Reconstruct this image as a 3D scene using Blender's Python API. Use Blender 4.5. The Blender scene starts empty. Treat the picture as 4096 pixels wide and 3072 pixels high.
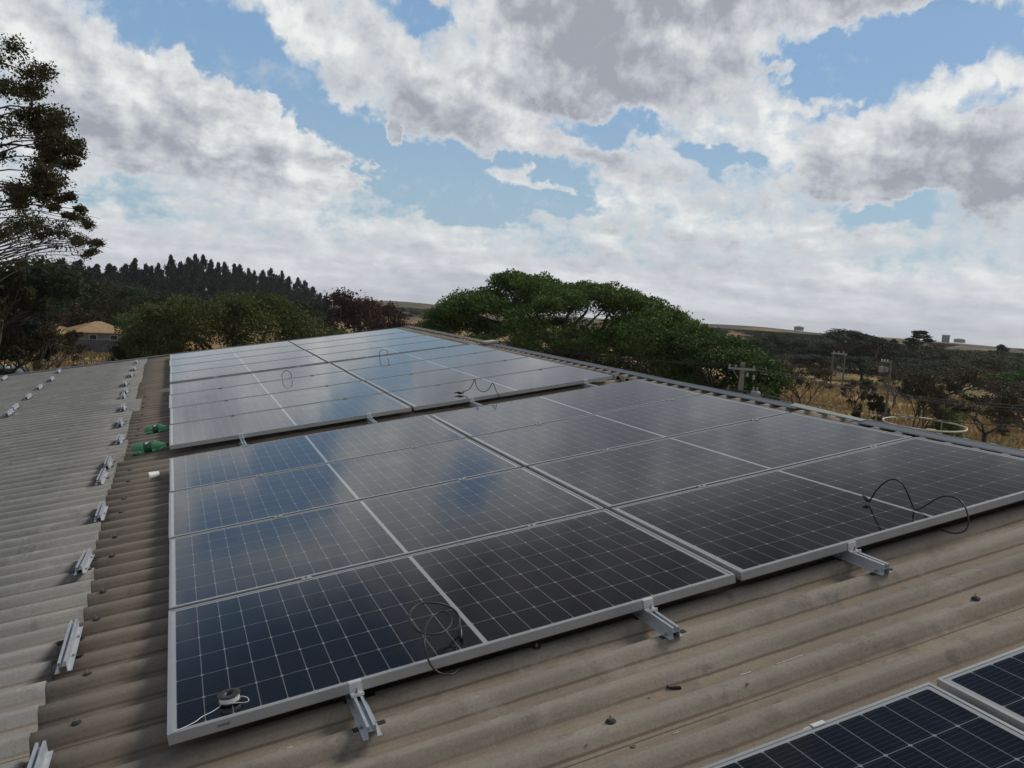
import bpy, math, random
import numpy as np
from mathutils import Vector, Matrix
rnd = random.Random(7)
rng = np.random.default_rng(11)
R = math.radians
scene = bpy.context.scene
COL = scene.collection
PITCH = R(10)                                   # the roof climbs 10 degrees towards +x
ROOF = Matrix.Rotation(-PITCH, 4, 'Y')          # roof coordinates -> world

# ------------------------------------------------------------------ camera
cam_d = bpy.data.cameras.new('camera'); cam = bpy.data.objects.new('camera', cam_d); COL.objects.link(cam)
def cam_axes(a, b, c):
    ca, sa, cb, sb, cc, sc = math.cos(a), math.sin(a), math.cos(b), math.sin(b), math.cos(c), math.sin(c)
    Rz = np.array([[cc, sc, 0], [-sc, cc, 0], [0, 0, 1]]); M = np.array([[1, 0, 0], [0, 0, 1], [0, -1, 0]])
    Rx = np.array([[1, 0, 0], [0, ca, sa], [0, -sa, ca]]); Rr = np.array([[cb, sb, 0], [-sb, cb, 0], [0, 0, 1]])
    return Rr @ Rx @ M @ Rz
_A = cam_axes(-0.1588, -0.0986, -0.3732)
_m = Matrix([[*_A[:, 0]], [*_A[:, 1]], [*_A[:, 2]]]).to_4x4()
EYE_ROOF = Vector((0.2166, -2.5951, 1.3449))
cam.matrix_world = ROOF @ Matrix.Translation(EYE_ROOF) @ _m
cam_d.sensor_width = 36; cam_d.lens = 3320.4 / 4096 * 36
cam_d.clip_start = 0.05; cam_d.clip_end = 20000
scene.camera = cam
EYE = ROOF @ EYE_ROOF

# ------------------------------------------------------------------ sky
SUN_AZ, SUN_EL = 84.0, 47.0                     # azimuth clockwise from +y
world = bpy.data.worlds.new('World'); scene.world = world; world.use_nodes = True
wt = world.node_tree; wt.nodes.clear()
def nd(t, typ, **kw):
    n = t.nodes.new(typ)
    for k, v in kw.items(): setattr(n, k, v)
    return n
def setin(t, sock, v):
    if isinstance(v, bpy.types.NodeSocket): t.links.new(v, sock)
    elif v is not None: sock.default_value = v
def math_(t, op, a, b=None, c=None, clamp=False):
    n = nd(t, 'ShaderNodeMath', operation=op, use_clamp=clamp)
    for s, v in zip(n.inputs, (a, b, c)): setin(t, s, v)
    return n.outputs[0]
def ramp(t, fac, stops, interp='LINEAR'):
    n = nd(t, 'ShaderNodeValToRGB'); cr = n.color_ramp; cr.interpolation = interp
    while len(cr.elements) < len(stops): cr.elements.new(.5)
    for e, (p, c) in zip(cr.elements, stops): e.position = p; e.color = (*c, 1) if len(c) == 3 else c
    setin(t, n.inputs[0], fac); return n.outputs[0]
def mixc(t, fac, a, b, mode='MIX'):
    n = nd(t, 'ShaderNodeMix', data_type='RGBA', blend_type=mode)
    setin(t, n.inputs[0], fac)
    for s, v in ((n.inputs[6], a), (n.inputs[7], b)):
        setin(t, s, (*v, 1) if isinstance(v, tuple) and len(v) == 3 else v)
    return n.outputs[2]
def smooth(t, v, lo, hi, a=0., b=1.):
    n = nd(t, 'ShaderNodeMapRange', interpolation_type='SMOOTHSTEP')
    for s, q in zip(n.inputs, (v, lo, hi, a, b)): setin(t, s, q)
    return n.outputs[0]
def noise(t, vec, scale, detail=3., rough=.5, dist=0.):
    n = nd(t, 'ShaderNodeTexNoise'); setin(t, n.inputs['Vector'], vec)
    n.inputs['Scale'].default_value = scale; n.inputs['Detail'].default_value = detail
    n.inputs['Roughness'].default_value = rough; n.inputs['Distortion'].default_value = dist
    return n.outputs[0]
def comb(t, x, y, z=0.):
    n = nd(t, 'ShaderNodeCombineXYZ')
    for s, v in zip(n.inputs, (x, y, z)): setin(t, s, v)
    return n.outputs[0]
# cloud banks: azimuth, elevation, half width, half height, tilt (degrees), weight
COVER= [(13.1, 8.4, 1.0, 0.6, 5, 1.5), (15.1, 8.2, 0.9, 0.4, 5, 1.3), (11.7, 8.8, 0.6, 0.4, 5, 1.1), (13.4, 11.2, 0.9, 0.6, -4, 1.4), (21.6, 8.6, 1.9, 0.8, -16, 1.5), (24.7, 7.8, 1.9, 0.7, -2, 1.5), (5.0, 11.3, 0.8, 0.8, -56, 1.1), (7.3, 11.1, 1.1, 1.1, 6, 1.0), (10.3, 8.4, 1.2, 1.8, -4, 0.8), (39.1, 15.8, 1.7, 0.4, 9, 1.0), (41.2, 14.1, 1.9, 0.7, 9, 0.9), (22.3, 19.0, 3.7, 1.6, 3, 0.6), (7.0, 17.0, 2.5, 1.4, -11, 0.7), (20.0, 7.7, 6.0, 2.1, -4, -0.6), (25.0, 7.7, 2.8, 1.2, 3, -0.6), (-1.2, 5.7, 4.2, 0.8, 2, -0.35), (47.0, 7.4, 2.8, 0.9, 1, -0.5), (29.0, 12.5, 3.7, 0.7, -3, -0.4), (36.7, 10.2, 2.7, 0.6, -11, -0.4), (-0.9, 15.6, 6.0, 1.8, 2, -1.1), (2.6, 14.2, 3.9, 1.7, -22, -0.9), (6.3, 12.8, 4.1, 2.1, -33, -0.9), (7.1, 14.8, 3.2, 1.7, -33, -0.4), (10.2, 10.7, 4.4, 1.8, -19, -1.0), (13.9, 9.3, 5.2, 1.8, -7, -1.0), (18.4, 8.3, 6.2, 2.3, -6, -1.1), (23.4, 8.2, 5.3, 1.7, 3, -0.8), (15.3, 7.2, 3.7, 1.2, -15, -0.5), (40.7, 16.0, 3.3, 1.6, 8, -1.1), (44.5, 16.4, 5.1, 2.0, 12, -1.2), (48.5, 17.2, 4.7, 1.6, 14, -1.1), (51.1, 16.9, 2.4, 1.5, -5, -0.8), (42.0, 14.3, 2.1, 1.3, 19, -0.7), (27.5, 12.1, 3.7, 0.8, 0, -0.9), (34.9, 10.5, 3.3, 0.6, -6, -0.7), (45.1, 7.2, 2.9, 1.0, 1, -0.7), (14.7, 18.5, 3.3, 0.9, 6, -0.7), (16.6, 17.1, 2.5, 1.2, -53, -0.4), (51.3, 13.7, 2.1, 0.8, -3, -0.7), (18.5, 6.3, 6.3, 0.8, 1, -0.5), (26.1, 9.3, 1.9, 0.7, 3, -0.3), (-3.4, 11.9, 6.3, 3.3, -14, 0.5), (5.0, 9.3, 5.5, 2.4, -22, 0.6), (1.1, 9.1, 8.1, 3.4, -3, 0.5), (14.9, 14.9, 8.4, 3.4, -15, 0.5), (28.7, 16.5, 10.7, 3.8, -3, 0.6), (22.9, 11.2, 9.3, 2.1, -17, 0.4), (47.5, 12.6, 7.4, 1.6, 14, 0.5), (49.0, 9.7, 7.4, 2.4, -1, 0.6), (0.9, 14.1, 1.4, 1.1, -56, 0.9), (40.5, 15.4, 1.9, 0.6, 13, 0.5), (23.1, 8.3, 2.2, 0.7, -16, 0.8), (38.7, 19.3, 11.8, 1.3, 1, 0.7), (-7.6, 14.0, 4.3, 2.2, 11, 0.4)]
SHADE= [(30.2, 16.3, 9.1, 3.0, -4, 1.0), (25.5, 18.1, 4.6, 1.6, -15, 0.3), (37.3, 19.5, 13.1, 1.2, 0, 1.1), (14.4, 13.1, 6.4, 2.2, -8, 0.75), (21.8, 13.0, 4.9, 1.5, -25, 0.35), (-2.6, 8.9, 6.7, 1.5, 2, 0.6), (1.5, 7.2, 10.4, 1.3, -2, 0.55), (5.1, 8.6, 3.1, 1.0, -4, 0.4), (-6.3, 10.7, 3.7, 1.8, 10, 0.25), (49.4, 10.7, 7.0, 2.0, -6, 1.0), (45.2, 8.9, 5.9, 1.7, -5, 0.6), (33.6, 4.8, 9.7, 1.2, 6, 0.55), (50.6, 6.2, 6.3, 1.4, 1, 0.6), (12.3, 6.2, 7.0, 0.8, -1, 0.3), (39.8, 8.0, 5.7, 1.2, -4, 0.3), (27.9, 6.3, 7.8, 0.9, 0, 0.2), (28.3, 10.0, 6.2, 0.9, -9, 0.3), (25.8, 14.2, 3.7, 1.7, 3, 0.4), (8.8, 16.7, 3.7, 1.9, -11, -0.4), (7.3, 9.8, 3.4, 1.8, -35, -0.4), (2.7, 11.5, 4.9, 1.7, -13, -0.35), (43.5, 13.3, 7.8, 1.7, 17, -0.7), (37.0, 13.6, 3.5, 1.1, 0, -0.5), (37.2, 17.1, 1.7, 2.2, -64, -0.7), (35.4, 11.6, 4.4, 0.9, -4, -0.4), (50.3, 13.3, 3.5, 1.3, 8, -0.6), (45.7, 17.3, 5.0, 0.5, 12, -0.5), (0.9, 14.1, 1.5, 1.3, -56, -0.5), (17.8, 16.5, 3.7, 1.7, -4, -0.3), (-2.2, 13.2, 4.9, 1.1, -17, -0.3), (21.3, 11.8, 6.2, 0.7, -20, -0.4)]

WS = 0.1
tc = nd(wt, 'ShaderNodeTexCoord'); sep = nd(wt, 'ShaderNodeSeparateXYZ'); wt.links.new(tc.outputs['Generated'], sep.inputs[0])
az = math_(wt, 'MULTIPLY', math_(wt, 'ARCTAN2', sep.outputs[0], sep.outputs[1]), 57.2958)
el = math_(wt, 'MULTIPLY', math_(wt, 'ARCSINE', sep.outputs[2]), 57.2958)
elc = math_(wt, 'MAXIMUM', el, -2.)
elw = math_(wt, 'MULTIPLY', math_(wt, 'LOGARITHM', math_(wt, 'ADD', elc, 5.), 2.71828), 19.)
cv = comb(wt, az, elw, 0.)
# wobble the bank outlines
wob = nd(wt, 'ShaderNodeTexNoise'); setin(wt, wob.inputs['Vector'], cv); wob.inputs['Scale'].default_value = .28; wob.inputs['Detail'].default_value = 9.; wob.inputs['Roughness'].default_value = .6
wv = nd(wt, 'ShaderNodeVectorMath', operation='MULTIPLY_ADD'); setin(wt, wv.inputs[0], wob.outputs['Color']); wv.inputs[1].default_value = (9., 5.4, 0); wv.inputs[2].default_value = (-4.5, -2.7, 0)
av = nd(wt, 'ShaderNodeVectorMath', operation='ADD'); setin(wt, av.inputs[0], comb(wt, az, el, 0.)); setin(wt, av.inputs[1], wv.outputs[0])
def banks(tab, acc, k, wk=1.):
    for a, e, sx, sy, rot, w in tab:
        w *= wk
        m = nd(wt, 'ShaderNodeMapping', vector_type='TEXTURE'); wt.links.new(av.outputs[0], m.inputs['Vector'])
        m.inputs['Location'].default_value = (a, e, 0); m.inputs['Rotation'].default_value = (0, 0, R(rot)); m.inputs['Scale'].default_value = (sx * k, sy * k, 1)
        g = nd(wt, 'ShaderNodeTexGradient', gradient_type='SPHERICAL'); wt.links.new(m.outputs[0], g.inputs[0])
        s = smooth(wt, g.outputs['Fac'], 0., .75)
        acc = math_(wt, 'MULTIPLY_ADD', s, w, acc)
    return acc
n_big = noise(wt, cv, .13, 3., .5, .2)
n_mid = noise(wt, cv, .34, 7., .62, .15)
n_fine = noise(wt, comb(wt, az, el, 2.), .9, 5., .66, .2)
n_str = noise(wt, comb(wt, math_(wt, 'MULTIPLY', az, .30), math_(wt, 'MULTIPLY_ADD', az, .05, elw), 3.), .30, 7., .55, .3)
n_puff = nd(wt, 'ShaderNodeTexVoronoi', feature='F1'); setin(wt, n_puff.inputs['Vector'], av.outputs[0]); n_puff.inputs['Scale'].default_value = .42; n_puff.inputs['Detail'].default_value = 1.5; n_puff.inputs['Roughness'].default_value = .55
hi_gap = smooth(wt, el, 23., 31., 0., -.27)
base = math_(wt, 'ADD', math_(wt, 'MULTIPLY_ADD', n_big, .6, .145), hi_gap)
base = math_(wt, 'MULTIPLY_ADD', n_mid, 1.15, base)
base = math_(wt, 'MULTIPLY_ADD', math_(wt, 'SUBTRACT', n_fine, .5), 1.0, base)
base = math_(wt, 'MULTIPLY_ADD', math_(wt, 'SUBTRACT', .45, n_puff.outputs['Distance']), .30, base)
cover = banks(COVER + [(-5, 27, 13, 7, 0, -1.3), (-30, 33, 16, 9, 0, -1.1), (20, 26, 16, 6, 0, .5), (42, 27, 14, 6, 0, .4), (60, 38, 20, 8, 0, -.7)], base, 1.4, .92)
low = smooth(wt, el, 4.2, 1.2, 0., .6)
cover = math_(wt, 'ADD', cover, low)
alpha = smooth(wt, cover, .26, 1.08)
alpha = math_(wt, 'MAXIMUM', alpha, smooth(wt, math_(wt, 'MULTIPLY_ADD', n_str, .5, math_(wt, 'MULTIPLY', n_fine, .5)), .52, .72, 0., .35))
thick = smooth(wt, cover, .62, 1.5)
offs = nd(wt, 'ShaderNodeVectorMath', operation='ADD'); setin(wt, offs.inputs[0], cv); offs.inputs[1].default_value = (.55, .75, 0)
n_mid2 = noise(wt, offs.outputs[0], .34, 7., .62, .15)
offs3 = nd(wt, 'ShaderNodeVectorMath', operation='ADD'); setin(wt, offs3.inputs[0], cv); offs3.inputs[1].default_value = (.9, 1.3, 0)
n_big2 = noise(wt, offs3.outputs[0], .13, 3., .5, .2)
shade = math_(wt, 'MULTIPLY_ADD', math_(wt, 'SUBTRACT', n_mid, .5), .75, -.02)
shade = math_(wt, 'MULTIPLY_ADD', math_(wt, 'SUBTRACT', n_mid2, n_mid), 1.7, shade)
shade = math_(wt, 'MULTIPLY_ADD', math_(wt, 'SUBTRACT', n_big2, n_big), 2.4, shade)
shade = math_(wt, 'MULTIPLY_ADD', math_(wt, 'SUBTRACT', n_fine, .5), .3, shade)
shade = math_(wt, 'MULTIPLY_ADD', math_(wt, 'SUBTRACT', n_str, .5), 1.7, shade)
shade = math_(wt, 'MULTIPLY_ADD', math_(wt, 'SUBTRACT', n_puff.outputs['Distance'], .45), .40, shade)
shade = math_(wt, 'ADD', shade, smooth(wt, el, 19., 32., 0., .55))
shade = banks(SHADE, shade, 1.9, .36)
shade = math_(wt, 'MULTIPLY', shade, math_(wt, 'MULTIPLY_ADD', thick, .85, .15))
shade = math_(wt, 'ADD', shade, .255, clamp=True)
def L(c, k=1.): return tuple(v * k / WS for v in c)
ccol = ramp(wt, shade, [(0., (.66, .67, .665)), (.25, (.55, .57, .58)), (.55, (.425, .445, .475)), (.8, (.335, .352, .395)), (1., (.275, .29, .33))])
ccol = mixc(wt, smooth(wt, el, 6., .3, 0., .68), ccol, (.465, .482, .525))
sky = nd(wt, 'ShaderNodeTexSky', sky_type='NISHITA'); sky.sun_disc = False
sky.sun_elevation = R(SUN_EL); sky.sun_rotation = R(SUN_AZ); sky.air_density = 1.; sky.dust_density = 1.2
blue = mixc(wt, .72, mixc(wt, 1., sky.outputs[0], (.55, .55, .55), 'MULTIPLY'), mixc(wt, smooth(wt, el, 5., 17.), L((.29, .42, .525)), L((.20, .345, .545))))
dk = math_(wt, 'MULTIPLY', math_(wt, 'ADD', smooth(wt, el, 19.6, 24.5, 1., .36), smooth(wt, el, 48., 72., 0., .66)), 10.)
cl10 = mixc(wt, 1., ccol, comb(wt, math_(wt, 'MULTIPLY', dk, smooth(wt, el, 18., 28., 1., 1.05)), dk, math_(wt, 'MULTIPLY', dk, smooth(wt, el, 18., 28., 1., .93))), 'MULTIPLY')
bk = smooth(wt, el, 18., 24., 1., .36)
blue = mixc(wt, 1., blue, comb(wt, bk, bk, bk), 'MULTIPLY')
out = mixc(wt, alpha, blue, cl10)
bg = nd(wt, 'ShaderNodeBackground'); wt.links.new(out, bg.inputs[0]); bg.inputs[1].default_value = WS
wo = nd(wt, 'ShaderNodeOutputWorld'); wt.links.new(bg.outputs[0], wo.inputs[0])

# ------------------------------------------------------------------ sun behind thin cloud
sd = bpy.data.lights.new('sun', 'SUN'); sun = bpy.data.objects.new('sun', sd); COL.objects.link(sun)
sd.energy = 1.75; sd.angle = R(17); sd.color = (1., .93, .83)
sdir = Vector((math.sin(R(SUN_AZ)) * math.cos(R(SUN_EL)), math.cos(R(SUN_AZ)) * math.cos(R(SUN_EL)), math.sin(R(SUN_EL))))
sun.rotation_euler = sdir.to_track_quat('Z', 'Y').to_euler()
scene.view_settings.view_transform = 'Standard'; scene.view_settings.look = 'None'
scene.view_settings.exposure = .36; scene.view_settings.gamma = 1.
scene.cycles.max_bounces = 5; scene.cycles.transparent_max_bounces = 8

# ------------------------------------------------------------------ helpers
class MB:
    def __init__(s): s.v = []; s.f = []; s.m = []
    def face(s, idx, m=0): s.f.append(tuple(idx)); s.m.append(m)
    def box(s, x0, x1, y0, y1, z0, z1, m=0, M=None):
        b = len(s.v)
        for z in (z0, z1):
            for x, y in ((x0, y0), (x1, y0), (x1, y1), (x0, y1)):
                p = Vector((x, y, z)); s.v.append(tuple(M @ p) if M else tuple(p))
        for q in ((3, 2, 1, 0), (4, 5, 6, 7), (0, 1, 5, 4), (1, 2, 6, 5), (2, 3, 7, 6), (3, 0, 4, 7)): s.face([b + i for i in q], m)
        return s
    def tube(s, pts, rad, n=6, m=0, cap=True, closed=False):
        pts = [Vector(p) for p in pts]; k = len(pts)
        if not isinstance(rad, (list, tuple)): rad = [rad] * k
        b = len(s.v); up = Vector((0, 0, 1)); prev = None
        for i, p in enumerate(pts):
            if closed: t = pts[(i + 1) % k] - pts[i - 1]
            else: t = pts[min(i + 1, k - 1)] - pts[max(i - 1, 0)]
            t = t.normalized() if t.length > 1e-9 else Vector((0, 0, 1))
            if prev is None:
                a = t.cross(up)
                if a.length < .1: a = t.cross(Vector((1, 0, 0)))
            else: a = prev - t * prev.dot(t)
            a.normalize(); prev = a; c = t.cross(a)
            for j in range(n):
                w = 2 * math.pi * j / n; s.v.append(tuple(p + (a * math.cos(w) + c * math.sin(w)) * rad[i]))
        for i in range(k if closed else k - 1):
            i2 = (i + 1) % k
            for j in range(n): s.face((b + i * n + j, b + i * n + (j + 1) % n, b + i2 * n + (j + 1) % n, b + i2 * n + j), m)
        if cap and not closed:
            s.face([b + j for j in range(n)][::-1], m); s.face([b + (k - 1) * n + j for j in range(n)], m)
        return s
    def lathe(s, prof, c=(0, 0, 0), n=24, m=0, M=None):
        b = len(s.v); c = Vector(c)
        for r, z in prof:
            for j in range(n):
                w = 2 * math.pi * j / n; p = Vector((r * math.cos(w), r * math.sin(w), z))
                s.v.append(tuple(c + (M @ p if M else p)))
        for i in range(len(prof) - 1):
            for j in range(n): s.face((b + i * n + j, b + i * n + (j + 1) % n, b + (i + 1) * n + (j + 1) % n, b + (i + 1) * n + j), m)
        return s
    def prism(s, prof, y0, y1, m=0, M=None):           # closed outline in x,z pulled along y
        b = len(s.v); n = len(prof)
        for y in (y0, y1):
            for x, z in prof:
                p = Vector((x, y, z)); s.v.append(tuple(M @ p if M else p))
        for j in range(n): s.face((b + j, b + (j + 1) % n, b + n + (j + 1) % n, b + n + j), m)
        s.face([b + j for j in range(n)][::-1], m); s.face([b + n + j for j in range(n)], m)
        return s
    def mesh(s, name, mats, smooth=False):
        me = bpy.data.meshes.new(name); me.from_pydata(s.v, [], s.f)
        for q in (mats if isinstance(mats, (list, tuple)) else [mats]): me.materials.append(q)
        me.polygons.foreach_set('material_index', s.m)
        if smooth: me.polygons.foreach_set('use_smooth', [True] * len(s.f))
        me.update(); return me
    def build(s, name, mats, parent=None, smooth=False):
        return link(name, s.mesh(name, mats, smooth), parent)
def link(name, data, parent=None):
    o = bpy.data.objects.new(name, data); COL.objects.link(o)
    if parent: o.parent = parent
    return o
def tag(o, label=None, cat=None, group=None, kind=None):
    for k, v in (('label', label), ('category', cat), ('group', group), ('kind', kind)):
        if v: o[k] = v
    return o
def empty(name, M, label=None, cat=None, group=None):
    o = bpy.data.objects.new(name, None); COL.objects.link(o); o.matrix_world = M; o.empty_display_size = .1
    return tag(o, label, cat, group)
def copy_tree(o, parent=None):
    c = o.copy(); COL.objects.link(c); c.parent = parent
    for ch in o.children: copy_tree(ch, c)
    return c
def on_roof(x, y, z=0., rz=0., rx=0., ry=0.):
    return ROOF @ Matrix.Translation((x, y, z)) @ Matrix.Rotation(rz, 4, 'Z') @ Matrix.Rotation(ry, 4, 'Y') @ Matrix.Rotation(rx, 4, 'X')
def catmull(P, k=6):
    P = [Vector(p) for p in P]; out = []
    for i in range(len(P) - 1):
        a, b, c, d = P[max(i - 1, 0)], P[i], P[i + 1], P[min(i + 2, len(P) - 1)]
        for j in range(k):
            t = j / k; out.append(.5 * ((2 * b) + (-a + c) * t + (2 * a - 5 * b + 4 * c - d) * t * t + (-a + 3 * b - 3 * c + d) * t ** 3))
    return out + [P[-1]]
def fast_quads(name, V, mats, midx=None):              # V: (N,4,3)
    N = len(V); me = bpy.data.meshes.new(name)
    me.vertices.add(N * 4); me.vertices.foreach_set('co', np.ascontiguousarray(V, dtype=np.float32).ravel())
    me.loops.add(N * 4); me.loops.foreach_set('vertex_index', np.arange(N * 4, dtype=np.int32))
    me.polygons.add(N); me.polygons.foreach_set('loop_start', np.arange(0, N * 4, 4, dtype=np.int32))
    for q in mats: me.materials.append(q)
    if midx is not None: me.polygons.foreach_set('material_index', np.asarray(midx, dtype=np.int32))
    me.update(calc_edges=True); me.validate(); return me

# ------------------------------------------------------------------ materials
def newmat(name):
    m = bpy.data.materials.new(name); m.use_nodes = True; t = m.node_tree
    return m, t, t.nodes['Principled BSDF']
def pmat(name, col, rough=.6, metal=0., var=.0, vscale=5., bump=0., bscale=40., spec=.5, col2=None):
    m, t, b = newmat(name)
    b.inputs['Roughness'].default_value = rough; b.inputs['Metallic'].default_value = metal
    b.inputs['Specular IOR Level'].default_value = spec
    tcn = nd(t, 'ShaderNodeTexCoord'); o = tcn.outputs['Object']
    n = noise(t, o, vscale, 5., .6)
    lo = tuple(c * (1 - var) for c in col); hi = tuple(min(1, c * (1 + var)) for c in (col2 or col))
    t.links.new(ramp(t, n, [(.3, lo), (.7, hi)]), b.inputs['Base Color'])
    if bump:
        bn = nd(t, 'ShaderNodeBump'); bn.inputs['Strength'].default_value = bump; bn.inputs['Distance'].default_value = .01
        setin(t, bn.inputs['Height'], noise(t, o, bscale, 4.)); t.links.new(bn.outputs[0], b.inputs['Normal'])
    return m
def leafmat(name, c1, c2, c3, rough=.6, trans=.25, scale=.9):
    m, t, b = newmat(name)
    g = nd(t, 'ShaderNodeNewGeometry'); oi = nd(t, 'ShaderNodeObjectInfo'); tcn = nd(t, 'ShaderNodeTexCoord')
    n1 = noise(t, tcn.outputs['Object'], scale, 3.)
    f = math_(t, 'ADD', math_(t, 'MULTIPLY', g.outputs['Random Per Island'], .5), math_(t, 'MULTIPLY_ADD', n1, 1.2, -.35))
    f = math_(t, 'MULTIPLY_ADD', math_(t, 'SUBTRACT', oi.outputs['Random'], .5), .25, f)
    c = ramp(t, f, [(.15, c1), (.5, c2), (.9, c3)])
    t.links.new(c, b.inputs['Base Color']); b.inputs['Roughness'].default_value = rough; b.inputs['Specular IOR Level'].default_value = .2
    tr = nd(t, 'ShaderNodeBsdfTranslucent'); t.links.new(c, tr.inputs[0])
    mx = nd(t, 'ShaderNodeMixShader'); mx.inputs[0].default_value = trans
    t.links.new(b.outputs[0], mx.inputs[1]); t.links.new(tr.outputs[0], mx.inputs[2])
    t.links.new(mx.outputs[0], t.nodes['Material Output'].inputs[0]); return m

PW, PH, PT = 2.094, 1.056, .035
def glass_mat():
    m, t, b = newmat('solar_cells')
    o = nd(t, 'ShaderNodeTexCoord').outputs['Object']; s = nd(t, 'ShaderNodeSeparateXYZ'); t.links.new(o, s.inputs[0])
    x, y = s.outputs[0], s.outputs[1]
    px, gap = .0843, .008; py = (PH - 2 * .022) / 6
    xm = math_(t, 'SUBTRACT', math_(t, 'ABSOLUTE', math_(t, 'SUBTRACT', x, PW / 2)), gap)
    ym = math_(t, 'SUBTRACT', y, .022)
    fx = math_(t, 'PINGPONG', xm, px / 2); fy = math_(t, 'PINGPONG', ym, py / 2)
    lx = smooth(t, fx, .0011, .0020, 1., 0.); ly = smooth(t, fy, .0011, .0020, 1., 0.)
    dia = smooth(t, math_(t, 'ADD', fx, fy), .0065, .0080, 1., 0.)
    mask = math_(t, 'MAXIMUM', math_(t, 'MULTIPLY', math_(t, 'MAXIMUM', lx, ly), .62), dia)
    ctr = smooth(t, xm, 0., .0008, 1., 0.)
    outx = smooth(t, xm, px * 12 - .0005, px * 12 + .0005); outy = smooth(t, math_(t, 'ABSOLUTE', math_(t, 'SUBTRACT', y, PH / 2)), py * 3 - .0005, py * 3 + .0005)
    white = math_(t, 'MAXIMUM', math_(t, 'MAXIMUM', ctr, outx), math_(t, 'MAXIMUM', outy, math_(t, 'MULTIPLY', mask, .66)))
    bb = smooth(t, math_(t, 'PINGPONG', math_(t, 'ADD', ym, py / 20), py / 20), .0003, .0008, .14, 0.)
    n = noise(t, comb(t, math_(t, 'FLOOR', math_(t, 'DIVIDE', x, px)), math_(t, 'FLOOR', math_(t, 'DIVIDE', ym, py)), 0.), 3.7, 0.)
    cell = ramp(t, n, [(.3, (.0040, .0045, .0085)), (.7, (.0062, .0068, .0125))])
    cell = mixc(t, bb, cell, (.30, .31, .33))
    col = mixc(t, white, cell, (.34, .355, .37))
    dust = smooth(t, noise(t, o, 2.2, 6., .65), .45, .8, .001, .008)
    col = mixc(t, dust, col, (.35, .31, .26))
    t.links.new(col, b.inputs['Base Color'])
    b.inputs['IOR'].default_value = 1.52; b.inputs['Specular IOR Level'].default_value = .30
    t.links.new(smooth(t, noise(t, o, 3., 5., .6), .3, .75, .075, .13), b.inputs['Roughness'])
    return m
M_glass = glass_mat()
M_alu = pmat('anodised_aluminium', (.44, .45, .46), .42, .55, .06, 9.)
M_alu_raw = pmat('mill_aluminium', (.56, .59, .63), .45, .55, .12, 25., .15, 60.)
M_alu_clamp = pmat('clamp_aluminium', (.66, .67, .68), .5, .3, .06, 30.)
M_galv = pmat('zinc_screw', (.30, .30, .29), .5, .7, .25, 60.)
M_rubber = pmat('black_rubber', (.022, .022, .022), .75, 0., .3, 60., .3, 200.)
M_cable = pmat('black_cable_sheath', (.012, .012, .013), .45)
M_white = pmat('white_plastic', (.72, .72, .72), .45, 0., .05)
M_spoolblack = pmat('black_spool_plastic', (.020, .021, .022), .5)
M_flash = pmat('blue_grey_painted_flashing', (.095, .112, .135), .65, .0, .10, 3., .05, 20.)
M_flash_old = pmat('weathered_brown_ridge_tile', (.15, .13, .115), .85, 0., .3, 8., .4, 60.)
M_flash_pale = pmat('pale_green_flashing', (.34, .38, .36), .5, 0., .08, 5.)
M_verge = pmat('dark_verge_trim', (.085, .09, .10), .6, .1, .2, 6.)
M_wall = pmat('grey_block_wall', (.32, .31, .29), .9, 0., .2, 2., .3, 20.)
M_concrete = pmat('pole_concrete', (.20, .195, .175), .9, 0., .2, 4., .2, 30.)
M_bark = pmat('tree_bark', (.055, .042, .032), .9, 0., .4, 6., .6, 25.)
M_barkpale = pmat('pale_bark', (.13, .105, .085), .9, 0., .35, 6., .5, 25.)
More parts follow.
